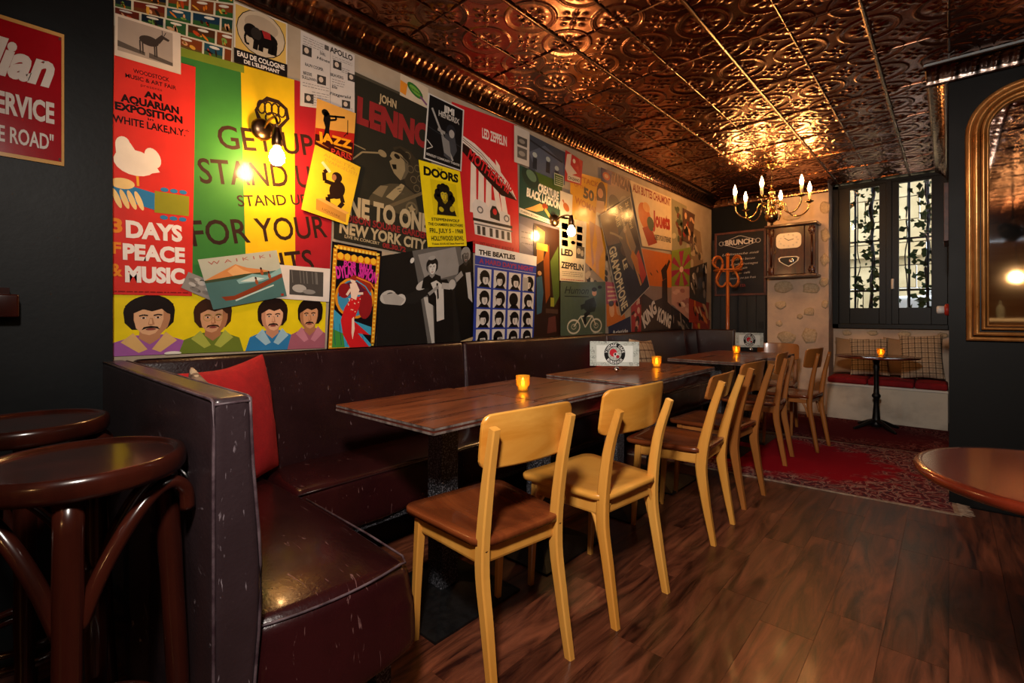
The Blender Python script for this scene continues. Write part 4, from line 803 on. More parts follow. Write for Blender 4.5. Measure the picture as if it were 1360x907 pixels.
# ------------------------------------------------------------------ window
def casement():
    y1, z0, z1 = .985, .95, CZ; yR = -.02
    b = MB()
    b.box((XW-.02, .955, 1.75), (.09, .06, 1.60)); b.box((XW-.02, yR+.015, 1.75), (.09, .03, 1.60)); b.box((XW-.02, .48, z0+.025), (.09, 1.01, .05)); b.box((XW-.02, .48, z1-.02), (.09, 1.01, .04))
    root = struct('window_1', b, M_['blackwood'], None, .004)
    X = XW-.03
    g = [at_x(u, 300, X).y for u in (1129, 1168, 1194, 1237)]; zb = at_x(1150, 409, X).z; zt = 2.49
    for a, c, ya, yb in ((g[0], g[1], .925, g[1]-.068), (g[2], g[3], g[2]+.068, .01)):
        b = MB(); b.box((X, (ya+a)/2, (z0+.05+zt+.03)/2), (.05, abs(ya-a), zt+.03-z0-.05)); b.box((X, (yb+c)/2, (z0+.05+zt+.03)/2), (.05, abs(c-yb), zt+.03-z0-.05))
        b.box((X, (a+c)/2, (z0+.05+zb)/2), (.05, abs(a-c), zb-z0-.05)); b.box((X, (a+c)/2, zt+.015), (.05, abs(a-c), .03)); s_ = struct('window_sash', b, M_['blackwood'], root, .003)
        b = MB(); b.box((X, (a+c)/2, (zb+zt)/2), (.006, abs(a-c)+.01, zt-zb+.01)); struct('window_pane', b, M_['glass'], s_)
    m = (g[1]+g[2])/2; b = MB(); b.box((X-.03, m, 1.765), (.02, .05, 1.54)); struct('window_mullion', b, M_['blackwood'], root, .004)
    P = at_x(1185.5, 377, X-.05); b = MB(); b.rbox((P.x-.012, P.y-.012, P.z-.055), (P.x+.012, P.y+.012, P.z+.055), .008, 2); struct('window_handle', b, M_['white'], root)
casement()
wall('window_side', (XW+.04, -.62, .95), (XW+.14, -.02, CZ), M_['blackwall'])
# outside: street, facade, iron bars, climbing plant, van
b = MB(); b.box((9.6, 1, .35), (5.6, 9, .1)); struct('street', b, M_['street'])
fa = empty('stone_building', (10.6, 0, .4), 0, 'pale stone building across the street seen through the window', 'building')
r = random.Random(8)
for j in range(11):
    y = -2.5+(.35 if j % 2 else 0); 
    while y < 4.5:
        L = r.uniform(.55, .95); b = MB(); b.box((r.uniform(-.006, .01), y+L/2, .2+j*.38), (.3, L-.015, .365)); b.build('stone_block', M_['facade'], fa); y += L
b = MB(); b.box((-.2, 1, 1.72), (.2, 7, .1)); b.build('string_course', M_['facade'], fa)
g = empty('window_grille', (XW+.2, 0, .95), 0, 'dark iron window bars outside the glass', 'grille')
for u in (1136, 1158.5, 1207.5, 1232.5):
    y = at_x(u, 300, XW+.2).y; b = MB(); b.sweep([(0, y, 0), (0, y, 1.62)], .011 if u != 1158.5 else .008, n=8); b.build('bar', M_['castiron'], g)
for z in (.42, .98): b = MB(); b.box((0, .46, z), (.012, 1.0, .02)); b.build('cross_bar', M_['castiron'], g)
v_ = empty('climbing_vine', (XW+.22, .7, .95), 0, 'leafy green vine climbing the window bars outside', 'plant'); r = random.Random(5)
b = MB(); lf = MB()
for u, w_ in ((1158, .018), (1232, .014), (1140, .006), (1205, .006)):
    y = at_x(u, 300, XW+.22).y-.7; pts = [(r.uniform(-.015, .015), y+r.uniform(-.02, .02), z) for z in np.linspace(-.1, 1.65, 12)]
    b.sweep(smooth_path(pts, 3), w_, n=6)
    for i in range(110 if w_ > .01 else 26):
        z = r.uniform(0, 1.6); c = Vector((r.uniform(-.05, .05), y+r.gauss(0, .06), z)); s_ = r.uniform(.02, .055); a = r.uniform(0, 6.28)
        e1 = Vector((r.uniform(-.5, .5), math.cos(a), math.sin(a))).normalized()*s_; e2 = e1.cross(Vector((1, r.uniform(-.4, .4), 0))).normalized()*s_*.8
        lf.add([c-e1*.9, c-e2*.8-e1*.1, c-e2*.3+e1*.4, c+e1*1.2, c+e2*.3+e1*.4, c+e2*.8-e1*.1], [(0, 1, 2, 3, 4, 5)])
b.build('stem', M_['stem'], v_); o = lf.build('leaves', M_['leaf'], v_); o['kind'] = 'stuff'
van = empty('parked_van', (8.1, .1, .4), 0, 'white parked vehicle roof outside the right window pane', 'vehicle')
b = MB(); b.rbox((-.55, -1.1, .3), (.55, .40, .93), .06, 3); b.build('body', M_['white'], van); b = MB(); b.rbox((-.45, -.9, .9), (.45, .1, 1.02), .05, 3); b.build('roof', M_['white'], van)
for y in (-.8, .3):
    b = MB(); b.lathe([(.001, -.06), (.16, -.06), (.16, .06), (.001, .06)], 16, (-.5, y, .21), Matrix.Rotation(PI/2, 3, 'Y')); b.build('wheel', M_['castiron'], van)
# ------------------------------------------------------------------ banquette along the poster wall
bq = empty('banquette', (.315, 2.24, 0), 0, 'long dark burgundy leather banquette along the poster wall with an L-shaped end', 'banquette')
def bqp(mb, name, m, par=None): mb.v = [(x-.315, y-2.24, z) for x, y, z in mb.v]; return mb.build(name, m, par or bq)
TOPZ = .937
xs = [.40, 1.99, 3.63, 5.25, 5.60]
for a, c in zip(xs, xs[1:]):
    def fn(P, q): return (P.x, P.y-.018*(1-q[0]**4)*(1-q[2]**2)*(q[1] < 0)+(.05*(P.z-.4)/.55 if q[1] < 0 else 0), P.z)
    b = MB(); b.rbox((a+.002, 2.115, .40), (c-.002, 2.238, TOPZ), .022, 6, fn); o = bqp(b, 'back_cushion', M_['leather'])
    b = MB(); b.sweep([(a+.004, 2.145+.02*t, .46+.46*t) for t in (0, .25, .5, .75, 1)], .0045, n=6); b.v = [(x-.315, y-2.24, z) for x, y, z in b.v]; b.build('piping', M_['piping'], o)
    def fs(P, q): return (P.x, P.y-.012*math.sin(q[0]*9)*(q[1] < -.9), P.z+.018*(1-q[0]**4)*(1-q[1]**2)*(q[2] > 0))
    a2 = .80 if a == .40 else a
    b = MB(); b.rbox((a2+.002, 1.75, .25), (c-.002, 2.16, .452), .028, 7, fs); o = bqp(b, 'seat_cushion', M_['leather_seat'])
    b = MB(); b.sweep([(a2+(c-a2)*i/10, 1.752-.0, .447) for i in range(11)], .0035, n=6); b.v = [(x-.315, y-2.24, z) for x, y, z in b.v]; b.build('piping', M_['leather'], o)
# L return seat
def fr(P, q): 
    k = (1-q[0]**4)*(1-q[1]**4)
    return (P.x+.012*(q[0] > .9)*(1-q[2]**2), P.y-.03*(1-q[0]**2)*(q[1] < -.9)+.02*(q[1] < -.9)*q[2], P.z+.028*k*(q[2] > 0)-(.018*max(0, q[0])*max(0, -q[1])*(q[2] > 0)))
b = MB(); b.rbox((.395, 1.065, .225), (.80, 2.16, .452), .03, 8, fr); o = bqp(b, 'seat_cushion', M_['leather_seat'])
b = MB(); b.sweep([(.40+.395*i/12, 1.068-.03*(1-(i/6-1)**2)+.018, .443+.0*i) for i in range(12)]+[(.787, 1.088, .434), (.802, 1.12, .436), (.806, 1.3, .441), (.806, 1.7, .446)], .0032, n=6); b.v = [(x-.315, y-2.24, z) for x, y, z in b.v]; b.build('piping', M_['piping'], o)
# arm panel
def fa_(P, q): 
    f = max(0, 1-(P.z-.0)/.937)
    bulge = .022*math.exp(-((P.z-.55)/.22)**2)
    return (P.x+(bulge*(q[0] > .3)*(q[1] < .4)), P.y, P.z)
b = MB(); b.rbox((.318, 1.06, .02), (.388, 2.236, TOPZ), .014, 8, fa_); arm = bqp(b, 'arm_panel', M_['leather_arm_sheen'])
for x in (.320, .386):
    b = MB(); zz = np.linspace(.03, TOPZ-.006, 14); P = [(x+(.022*math.exp(-((z-.55)/.22)**2) if x > .35 else 0), 1.0615, z) for z in zz]+[(x, y, TOPZ-.003) for y in (1.075, 1.3, 1.6, 1.9, 2.2)]
    b.sweep(P, .0034, n=6); b.v = [(q-.315, y-2.24, z) for q, y, z in b.v]; b.build('piping', M_['piping'], arm)
b = MB(); b.sweep([(.32, 1.062, TOPZ-.012), (.386, 1.062, TOPZ-.012)], .0035, n=6); b.v = [(q-.315, y-2.24, z) for q, y, z in b.v]; b.build('piping', M_['piping'], arm)
b = MB(); b.rbox((5.60, 1.75, .02), (5.67, 2.236, TOPZ), .014, 5); bqp(b, 'arm_panel', M_['leather'])
for x, y in ((.74, 1.14), (.85, 1.80), (1.6, 1.82), (2.4, 1.82), (3.2, 1.82), (4.0, 1.82), (4.8, 1.82), (5.5, 1.82)):
    b = MB(); b.box((x, y, .118), (.045, .045, .222)); bqp(b, 'leg', M_['iron'])
for a, c in ((.83, 5.6),): b = MB(); b.box(((a+c)/2, 1.80, .238), (c-a, .05, .022)); bqp(b, 'rail', M_['iron'])
b = MB(); b.box((.42, 2.0, .12), (.1, .4, .2)); bqp(b, 'plinth', M_['blackwood'])
b = MB(); b.box((3.2, 2.12, .12), (4.8, .2, .235)); bqp(b, 'plinth', M_['blackwood'])

# ------------------------------------------------------------------ cushions
def cushion(name, w_, h_, d_, m, loc, rot, label, cat='cushion', group=None, seed=0):
    rr = random.Random(seed); n = 16; V = []; t = [math.sin((i/n-.5)*PI)*.5+.5 for i in range(n+1)]; ph = [rr.uniform(0, 6) for _ in range(4)]
    for sgn in (1, -1):
        for i in range(n+1):
            for j in range(n+1):
                a, c = 2*t[i]-1, 2*t[j]-1; e = (max(0, 1-a*a)*max(0, 1-c*c))**.42
                pin = 1-.09*(1-abs(a)**1.5)*(abs(c)**3) ; pin2 = 1-.09*(1-abs(c)**1.5)*(abs(a)**3)
                wr = .006*math.sin(a*7+ph[0]+c*3)*math.sin(c*6+ph[1])
                V.append((a*w_/2*pin2, sgn*(e*d_/2+wr*e+.003), (c*h_/2*pin)+h_/2))
    N = (n+1)**2; F = []
    for i in range(n):
        for j in range(n):
            q = (i*(n+1)+j, (i+1)*(n+1)+j, (i+1)*(n+1)+j+1, i*(n+1)+j+1); F.append(tuple(reversed(q))); F.append(tuple(x+N for x in q))
    rim = [i*(n+1) for i in range(n+1)]+[n*(n+1)+j for j in range(1, n+1)]+[i*(n+1)+n for i in range(n-1, -1, -1)]+[j for j in range(n-1, 0, -1)]
    for k in range(len(rim)): a, c = rim[k], rim[(k+1) % len(rim)]; F.append((a, c, c+N, a+N))
    b = MB(); b.add(V, F, True); o = b.build(name, m); o.location = loc; o.rotation_euler = rot; return tag(o, label, cat, group)
R = math.radians
cushion('cushion', .52, .47, .13, M_['redcloth'], (.675, 1.905, .462), (R(-7), R(-2), R(43)), 'bright red cushion leaning in the corner of the banquette behind its end panel', seed=1)
cushion('cushion', .40, .40, .10, M_['plaid2'], (.485, 1.58, .508), (R(-6), R(-15), R(88)), 'beige checked cushion whose corner peeps over the banquette end panel', seed=2)
cushion('cushion', .42, .42, .13, M_['redcloth'], (3.56, 2.035, .462), (R(-12), 0, R(0)), 'red cushion on the banquette behind the middle table', seed=3)
cushion('cushion', .42, .42, .13, M_['plaid2'], (4.12, 2.035, .462), (R(-12), R(4), R(0)), 'beige checked cushion on the banquette beyond the red one, near the middle table', seed=4)

# ------------------------------------------------------------------ cafe tables pushed together in pairs
def table(x0, x1, y0, y1, label, dz=0):
    cx, cy = (x0+x1)/2, (y0+y1)/2; t = empty('cafe_table', (cx, cy, 0), 0, label, 'table', 'square cafe tables along the banquette'); w_, d_ = x1-x0, y1-y0
    b = MB(); b.box((0, 0, .7487+dz), (w_-.002, d_, .0026)); top = b.build('tabletop', M_['tabletop'], t, .001)
    b = MB(); b.box((0, 0, .7435+dz), (w_-.003, d_-.001, .0076)); b.build('edge_band', M_['tedge'], top); b = MB(); b.box((0, 0, .7360+dz), (w_-.006, d_-.004, .0070)); b.build('edge_band', M_['tedge_b'], top)
    b = MB(); b.box((0, 0, .7290+dz), (w_-.002, d_, .0068)); b.build('edge_band', M_['tedge'], top)
    b = MB(); b.box((0, 0, .37), (.085, .085, .70)); b.build('column', M_['iron'], t, .004)
    b = MB(); b.box((0, 0, .718+dz), (.34, .34, .012)); b.box((0, 0, .712+dz), (.5, .05, .016)); b.build('top_plate', M_['castiron'], t)
    b = MB()
    h = .215; V = [(-h, -h, .001), (h, -h, .001), (h, h, .001), (-h, h, .001), (-h, -h, .012), (h, -h, .012), (h, h, .012), (-h, h, .012), (-.05, -.05, .05), (.05, -.05, .05), (.05, .05, .05), (-.05, .05, .05)]
    b.add(V, [(0, 3, 2, 1), (0, 1, 5, 4), (1, 2, 6, 5), (2, 3, 7, 6), (3, 0, 4, 7), (4, 5, 9, 8), (5, 6, 10, 9), (6, 7, 11, 10), (7, 4, 8, 11), (8, 9, 10, 11)]); b.build('base_plate', M_['castiron'], t)
    return t
table(.963, 1.545, 1.187, 1.785, 'square dark wood table nearest the camera, beside the L-shaped banquette end')
table(1.548, 2.13, 1.193, 1.75, 'square dark wood table holding a candle, second from the camera', .001)
table(2.275, 2.80, 1.162, 1.765, 'square dark wood table carrying the nearer menu card')
table(2.803, 3.345, 1.168, 1.765, 'square dark wood table with a candle, behind the nearer menu card', .001)
table(3.79, 4.36, 1.105, 1.70, 'square dark wood table in the far pair, on the side towards the camera')
table(4.363, 4.95, 1.03, 1.69, 'square dark wood table at the far end of the row, under the farther menu card', .001)

# tealights
def tealight(loc, label, k=1):
    t = empty('candle_holder', loc, 0, label, 'candle', 'amber candle glasses on the tables'); n = 24; b = MB()
    prof = [(.001, .0), (.022, .0), (.024, .004), (.0255, .018), (.031, .026), (.0315, .045), (.0325, .069), (.0305, .0695), (.0295, .045), (.029, .028), (.0235, .02), (.022, .006), (.001, .006)]
    V = []
    for r_, z in prof:
        for i in range(n): q = r_*(1+(.03 if i % 2 else -.02)*(r_ > .025)); V.append((q*math.cos(2*PI*i/n), q*math.sin(2*PI*i/n), z))
    F = [(i*n+j, i*n+(j+1) % n, (i+1)*n+(j+1) % n, (i+1)*n+j) for i in range(len(prof)-1) for j in range(n)]; b.add(V, F, True); b.build('glass_cup', M_['amber'], t)
    b = MB(); b.lathe([(.001, .0065), (.019, .0065), (.019, .022), (.001, .022)], 16); b.build('wax', M_['wax'], t)
    b = MB(); b.lathe([(.0008, .022), (.0065, .027), (.008, .034), (.005, .043), (.0008, .052)], 10); b.build('flame', M_['flame'], t); t.scale = (k, k, k)
    return t
tealight((*at_z(694.5, 518.5, .751).xy, .751), 'amber candle glass on the nearest pair of tables, in front of the others')
tealight((*at_z(872, 487, .752).xy, .752), 'amber candle glass beside the nearer menu card')
tealight((*at_z(978, 469.3, .751).xy, .751), 'amber candle glass beside the farther menu card')

# menu cards on ball stands
def menu(u, v, du, label):
    P = at_z(u, v, .752); t = empty('menu_stand', (P.x, P.y, .752), TH-PI/2+R(6), label, 'menu card', 'menu cards on the tables')
    b = MB(); b.ball((0, 0, .017), .019, 16, (1, 1, .9)); b.build('ball_base', M_['chrome'], t)
    b = MB(); b.sweep([(0, 0, .03), (0, 0, .052)], .002, n=6); b.build('clip_wire', M_['chrome'], t)
    w_, h_ = .305*du, .148*du; z0 = .042
    p = Sheet('card', None, [Vector((-w_/2-.012, 0, z0+h_)), Vector((w_/2-.012, 0, z0+h_-.006)), Vector((w_/2-.012, 0, z0-.006)), Vector((-w_/2-.012, 0, z0))], 'c3cac2', thick=.002, material='print_flat', parent=t, step=.00012)
    r = random.Random(3); p.layer()
    for i in range(46):
        e = i % 4; a = r.random(); q = [(a, r.uniform(.0, .13)), (a, r.uniform(.87, 1)), (r.uniform(0, .1), a), (r.uniform(.9, 1), a)][e]; p.ring(q[0], q[1], r.uniform(.01, .04), r.uniform(.02, .07), .004, '3f4642', 8)
        p.L = 1
    p.L = 2; p.rect(.13, .16, .87, .84, 'e6ece6'); p.ell(.5, .5, .215, .445, '1b1c1c', n=30); p.ell(.5, .5, .135, .275, 'b8bdb6', n=26)
    for i in range(10): w2 = i*36; p.line([(.5, .5), (.5+.13*math.cos(R(w2)), .5+.26*math.sin(R(w2)))], .012, '8f968e', nl=(i == 0))
    p.ell(.47, .46, .075, .16, 'c22a35'); p.ell(.53, .56, .06, .1, 'd9d3cc', rot=30); p.ell(.56, .62, .035, .07, 'a8242e'); p.ell(.51, .52, .02, .05, '2a1a1a')
    p.arc_text('VINTAGE CAFE', .5, .5, .175, .115, 'e6e8e4', -78, 78, .03); p.arc_text('BORDEAUX', .5, .5, .175, .11, 'e6e8e4', 228, 132, .03, flip=True); p.done(); return t
menu(819, 494.5, 1, 'pale menu card with a round red and black badge, on the nearer chrome ball stand')
menu(997, 466.5, .93, 'pale menu card with a round badge on the farther pair of tables')

# ------------------------------------------------------------------ chairs
def seat_mesh(w0, w1, d_, z, th, rnd=.06, dish=.008):
    # w0 = rear width, w1 = front width; front is +y
    out = []
    def arc(cx, cy, r_, a0, a1):
        for i in range(6): a = R(a0+(a1-a0)*i/5); out.append((cx+r_*math.cos(a), cy+r_*math.sin(a)))
    arc(-w0/2+rnd, rnd, rnd, 180, 270); arc(w0/2-rnd, rnd, rnd, 270, 360); arc(w1/2-rnd*.6, d_-rnd*.6, rnd*.6, 0, 90); arc(-w1/2+rnd*.6, d_-rnd*.6, rnd*.6, 90, 180)
    n = len(out); c = Vector((0, d_/2, 0)); b = MB(); V = []
    rings = [(1, z-th), (1.0, z-.004), (.985, z), (.8, z-dish*.15), (.6, z-dish*.7), (.35, z-dish), (.0, z-dish*.9)]
    for k, zz in rings:
        for x, y in out: V.append((c.x+(x-c.x)*k, c.y+(y-c.y)*k, zz))
    F = [(i*n+j, i*n+(j+1) % n, (i+1)*n+(j+1) % n, (i+1)*n+j) for i in range(len(rings)-1) for j in range(n)]
    b.add(V, F, True); b.f.append(tuple(reversed(range(n)))); b.s.append(False); return b
def back_mesh(w_, z0, z1, y0, y1, bow, th, rnd):
    # plywood panel curved in plan (ends forward), raked from y0 (bottom) to y1 (top)
    nx, nz = 18, 8; b = MB(); V = []
    def pt(a, c, s_):
        x = a*w_/2; y = (y0+(y1-y0)*c)+bow*a*a+s_*th/2; z = z0+(z1-z0)*c
        ex = max(0, abs(x)-(w_/2-rnd)); ez = max(0, abs(z-(z0+z1)/2)-((z1-z0)/2-rnd)); l = math.hypot(ex, ez)
        if l > rnd and ex > 0 and ez > 0:
            k = rnd/l; x = math.copysign(w_/2-rnd+ex*k, x); z = (z0+z1)/2+math.copysign((z1-z0)/2-rnd+ez*k, z-(z0+z1)/2)
        return (x, y, z+.006*(1-a*a)*(1 if c > .5 else -.6))
    A = [math.sin(PI/2*(2*i/nx-1)) for i in range(nx+1)]; Cc = [.5+.5*math.sin(PI/2*(2*j/nz-1)) for j in range(nz+1)]
    for s_ in (-1, 1):
        for i in range(nx+1):
            for j in range(nz+1): V.append(pt(A[i], Cc[j], s_))
    N = (nx+1)*(nz+1); F = []
    for i in range(nx):
        for j in range(nz):
            q = (i*(nz+1)+j, (i+1)*(nz+1)+j, (i+1)*(nz+1)+j+1, i*(nz+1)+j+1); F.append(q); F.append(tuple(N+x for x in reversed(q)))
    rim = [i*(nz+1) for i in range(nx+1)]+[nx*(nz+1)+j for j in range(1, nz+1)]+[i*(nz+1)+nz for i in range(nx-1, -1, -1)]+[j for j in range(nz-1, 0, -1)]
    b.add(V, F, True); o = len(b.v)-len(V)
    for k in range(len(rim)): a, c = rim[k], rim[(k+1) % len(rim)]; b.f.append((o+c, o+a, o+N+a, o+N+c)); b.s.append(False)
    return b
def chair(loc, rz, label, kind='plain', wood='honey', seatm='brown_seat', ztop=.81, wid=.31, backh=.155, bow=.035, backm=None, topy=-.004, topd=.032, bx=0):
    t = empty('bistro_chair', loc, rz, label, 'chair', 'wooden bistro chairs facing the banquette tables'); m = M_[wood]; w_ = wid; D = .37
    # origin: middle between the rear feet; the front of the chair is +y
    zs = .455
    b = seat_mesh(w_+.06, w_+.115, .405, zs, .02 if kind != 'bent' else .026, .07, .014); b.v = [(x, y+.035, z) for x, y, z in b.v]; b.build('seat', M_[seatm], t)
    off = .07          # rear legs bow forward at seat height
    for s_ in (-1, 1):
        if kind == 'flare': P = [(s_*(w_/2), 0, 0), (s_*w_/2, .04, .22), (s_*(w_/2-.002), .058, .40), (s_*(w_/2+.004), .01, .62), (s_*(w_/2+.008), -.042, ztop-.022)]; dm = [(.013, .012), (.017, .019), (.018, .026), (.016, .019), (.014, .015)]
        else: P = [(s_*(w_/2+.004), 0, 0), (s_*w_/2, .035, .2), (s_*w_/2, .06, .38), (s_*(w_/2), .036, .60), (s_*(w_/2+.004), topy, ztop-topd)]; dm = [(.012, .014), (.0145, .018), (.0155, .021), (.0145, .018), (.0135, .013)]
        n = 5; pts = smooth_path(P, n); dims = []
        for i in range(len(pts)): f = min(3.999, i/n); k = int(f); u_ = f-k; dims.append(tuple(dm[k][q]*(1-u_)+dm[min(4, k+1)][q]*u_ for q in (0, 1)))
        b = MB()
        if kind == 'bent': b.sweep(pts, [(d[0]*1.05, d[1]) for d in dims], n=10, up=(0, 1, 0))
        else: b.sweep(pts, [(d[0], d[1]) for d in dims], up=(0, 1, 0), rect=True)
        b.build('leg', m, t)
        F0 = [(s_*(w_/2+.028), D+.03, 0), (s_*(w_/2+.028), D+.018, .2), (s_*(w_/2+.024), D-.0, zs-.02)]
        b = MB(); b.sweep(smooth_path(F0, 4), [(.0105+.005*i/8, .0105+.006*i/8) for i in range(9)], up=(0, 1, 0), rect=(kind != 'bent'), n=10); b.build('leg', m, t)
    # apron rails
    b = MB(); zr = zs-.052; h_ = .05 if kind != 'bent' else .03
    for s_ in (-1, 1): b.sweep([(s_*(w_/2), .08, zr), (s_*(w_/2+.02), D-.01, zr)], (.009, h_/2), up=(0, 0, 1), rect=True)
    b.sweep([(-w_/2, .066, zr), (w_/2, .066, zr)], (.009, h_/2), rect=True); b.sweep([(-w_/2-.02, D, zr), (w_/2+.02, D, zr)], (.009, h_/2), rect=True); b.build('apron', m, t)
    b = back_mesh(w_+.07, ztop-backh, ztop, .028+topy*.5, .010+topy, bow, .0085, .032 if kind != 'flare' else .03); 
    if kind == 'flare': b = back_mesh(w_+.05, ztop-backh, ztop, -.002, -.032, bow*.8, .011, .028)
    # the panel sits on the seat side of the rear legs
    b.v = [(x+bx, y+.008, z) for x, y, z in b.v]; b.build('backrest', M_[backm or (wood if wood != 'honey' else 'honey_h')], t)
    if kind in ('brace', 'bent'):
        for s_ in (-1, 1):
            b = MB(); b.sweep(bez((s_*w_/2, .056, .27), (s_*w_/2, .056, .40), (s_*(w_/2-.03), .06, zs-.022), (s_*(w_/2-.12), .07, zs-.026), 10), .0085, n=8); b.build('bentwood_brace', m, t)
            b = MB(); b.sweep(bez((s_*w_/2, .07, .28), (s_*w_/2, .09, .40), (s_*(w_/2+.004), .13, zs-.022), (s_*(w_/2+.006), .21, zs-.026), 10), .0085, n=8); b.build('bentwood_brace', m, t)
            b = MB(); b.sweep(bez((s_*(w_/2+.026), D+.01, .28), (s_*(w_/2+.02), D-.02, .40), (s_*(w_/2+.012), D-.08, zs-.022), (s_*(w_/2+.008), D-.15, zs-.026), 10), .0085, n=8); b.build('bentwood_brace', m, t)
    for s_ in (-1, 1):
        for z in ((ztop-backh*.32, ztop-backh*.72) if kind == 'flare' else ()):
            b = MB(); b.lathe([(.0001, 0), (.006, .0), (.005, .004), (.0001, .005)], 10, (s_*(w_/2+.006), -.052 if z > ztop-backh*.5 else -.030, z), Matrix.Rotation(PI/2, 3, 'X')); b.build('bolt', M_['chrome'], t)
        if kind == 'plain': b = MB(); b.lathe([(.0001, 0), (.006, .0), (.005, .003), (.0001, .003)], 10, (s_*(w_/2), .062-.021, zs-.03), Matrix.Rotation(PI/2, 3, 'X')); b.build('bolt', M_['oldbrass'], t)
    return t
chair((1.135, .925, 0), R(-8), 'honey wooden chair nearest the camera, wide pale backrest and glossy red-brown seat', 'plain', wid=.30, ztop=.815, backh=.16, bow=.022, bx=.017)
chair((1.682, .852, 0), R(-6), 'honey wooden chair with curved bentwood braces under its seat, second from the camera', 'brace', seatm='honey_h', wid=.325, ztop=.832, backh=.165, bow=.035, topy=-.016, topd=.065, bx=.012)
chair((2.53, .84, 0), R(2), 'wooden chair with flared legs and two bolts on its small dark backrest', 'flare', wid=.31, ztop=.808, backh=.115, backm='brown_wood')
chair((3.085, .85, 0), R(-4), 'orange-brown chair with worn flared rear leg at the rug edge', 'flare', wood='brown_wood', wid=.31, ztop=.822, backh=.165, backm='brown_wood')
chair((4.10, .89, 0), R(3), 'brown wooden chair standing wholly on the rug, before the bentwood one', 'plain', wood='brown_wood', wid=.28, ztop=.815, backh=.15)
chair((4.64, .757, 0), R(-6), 'dark bentwood chair with rounded splayed legs at the far end of the row', 'bent', wood='brown_wood', wid=.29, ztop=.825, backh=.15, bow=.06, backm='brown_wood')
chair((5.40, 1.26, 0), R(92), 'brown chair at the head of the far table, only its backrest showing over it', 'plain', wood='brown_wood', wid=.30, ztop=.815, backh=.15)

# ------------------------------------------------------------------ bar stools
def stool(loc, rz, label, H_=.83):
    t = empty('bar_stool', loc, rz, label, 'stool', 'dark bentwood bar stools'); rs = .165; b = MB()
    b.lathe([(.001, H_-.045), (rs-.02, H_-.045), (rs-.004, H_-.04), (rs, H_-.03), (rs, H_-.012), (rs-.004, H_-.002), (rs-.01, H_), (rs-.016, H_-.002), (rs-.02, H_-.006), (rs-.022, H_-.008)], 48); b.build('seat_ring', M_['mahog'], t)
    b = MB(); b.lathe([(.001, H_-.012), (rs*.5, H_-.0115), (rs-.022, H_-.008), (rs-.022, H_-.02)], 40); b.build('seat', M_['mahog_top'], t)
    L = []
    for i in range(4):
        a = R(45+90*i); top = Vector((.128*math.cos(a), .128*math.sin(a), H_-.04)); bot = Vector((.168*math.cos(a), .168*math.sin(a), 0)); L.append((top, bot))
        mid = top.lerp(bot, .45); b = MB(); b.sweep(smooth_path([top, mid, bot], 6), [(.0215, .0215)]*4+[(.0205, .0205)]*4+[(.018, .018)]*4+[(.0155, .0155)], n=14); b.build('leg', M_['mahog'], t)
    for i in (0, 2):            # each bent brace climbs from one leg and curls over beside the next
        for j in ((i+1) % 4, (i+3) % 4):
            (t0, b0), (t1, b1) = L[i], L[j]; p0 = t0.lerp(b0, .29); d = (t1-t0).normalized(); out = Vector((t0.x+t1.x, t0.y+t1.y, 0)).normalized()
            def q(f, z, o): v = t0.lerp(t1, f)+out*o; return Vector((v.x, v.y, z))
            P = [p0+d*.016, q(.2, H_-.185, .022), q(.42, H_-.115, .034), q(.66, H_-.072, .04), q(.86, H_-.062, .045), q(1.0, H_-.085, .05), q(1.03, H_-.125, .05)]
            b = MB(); b.sweep(smooth_path(P, 6), .0135, n=12); b.build('bentwood_brace', M_['mahog'], t)
    b = MB(); b.sweep([(.138*math.cos(2*PI*i/36), .138*math.sin(2*PI*i/36), .27) for i in range(36)], .0115, n=10, closed=True); b.build('foot_ring', M_['mahog'], t)
    b = MB(); b.sweep([(.120*math.cos(2*PI*i/36), .120*math.sin(2*PI*i/36), .30) for i in range(36)], .0095, n=10, closed=True); b.build('foot_ring', M_['mahog'], t)
    return t
SA = RT*.085-FW*.13
stool((.150, 1.236, 0), math.atan2(SA.y, SA.x)-R(45), 'dark mahogany round bar stool in front, closest to the leather end panel')
stool((.106, 1.765, 0), R(40), 'dark mahogany round bar stool behind, against the dark blue wall')

# ------------------------------------------------------------------ round tables
t = empty('round_table', (1.56, -.215, 0), 0, 'glossy red-brown round table cut by the right frame edge, before the black wall', 'table')
b = MB(); b.lathe([(.001, .722), (.262, .722), (.277, .73), (.282, .742), (.276, .7495), (.262, .75), (.001, .75)], 64); b.build('tabletop', M_['redtop'], t)
b = MB(); b.sweep([(0, 0, .03), (0, 0, .72)], .03, n=16); b.build('column', M_['castiron'], t)
b = MB(); b.lathe([(.2, .0), (.2, .015), (.05, .035), (.03, .05)], 32); b.build('base_plate', M_['castiron'], t)
t = empty('bistro_table', (5.83, .52, 0), 0, 'small round cafe table on a black cast iron pedestal before the cushioned bench', 'table')
b = MB(); b.lathe([(.001, .690), (.33, .690), (.335, .697), (.33, .703), (.001, .704)], 48); b.build('tabletop', M_['redtop'], t)
b = MB(); b.lathe([(.05, .03), (.045, .06), (.034, .09), (.028, .16), (.022, .24), (.026, .30), (.036, .315), (.036, .33), (.024, .345), (.02, .40), (.02, .55), (.028, .60), (.022, .62), (.03, .66), (.06, .685), (.06, .69)], 20); b.build('pedestal', M_['castiron'], t)
for i in range(4):
    a = R(45+90*i); c_, s_ = math.cos(a), math.sin(a); b = MB(); b.sweep(smooth_path([(.02*c_, .02*s_, .08), (.09*c_, .09*s_, .06), (.17*c_, .17*s_, .03), (.225*c_, .225*s_, .014)], 5), [(.03-.0014*k, .022-.0006*k) for k in range(16)], n=8); b.build('foot', M_['castiron'], t)
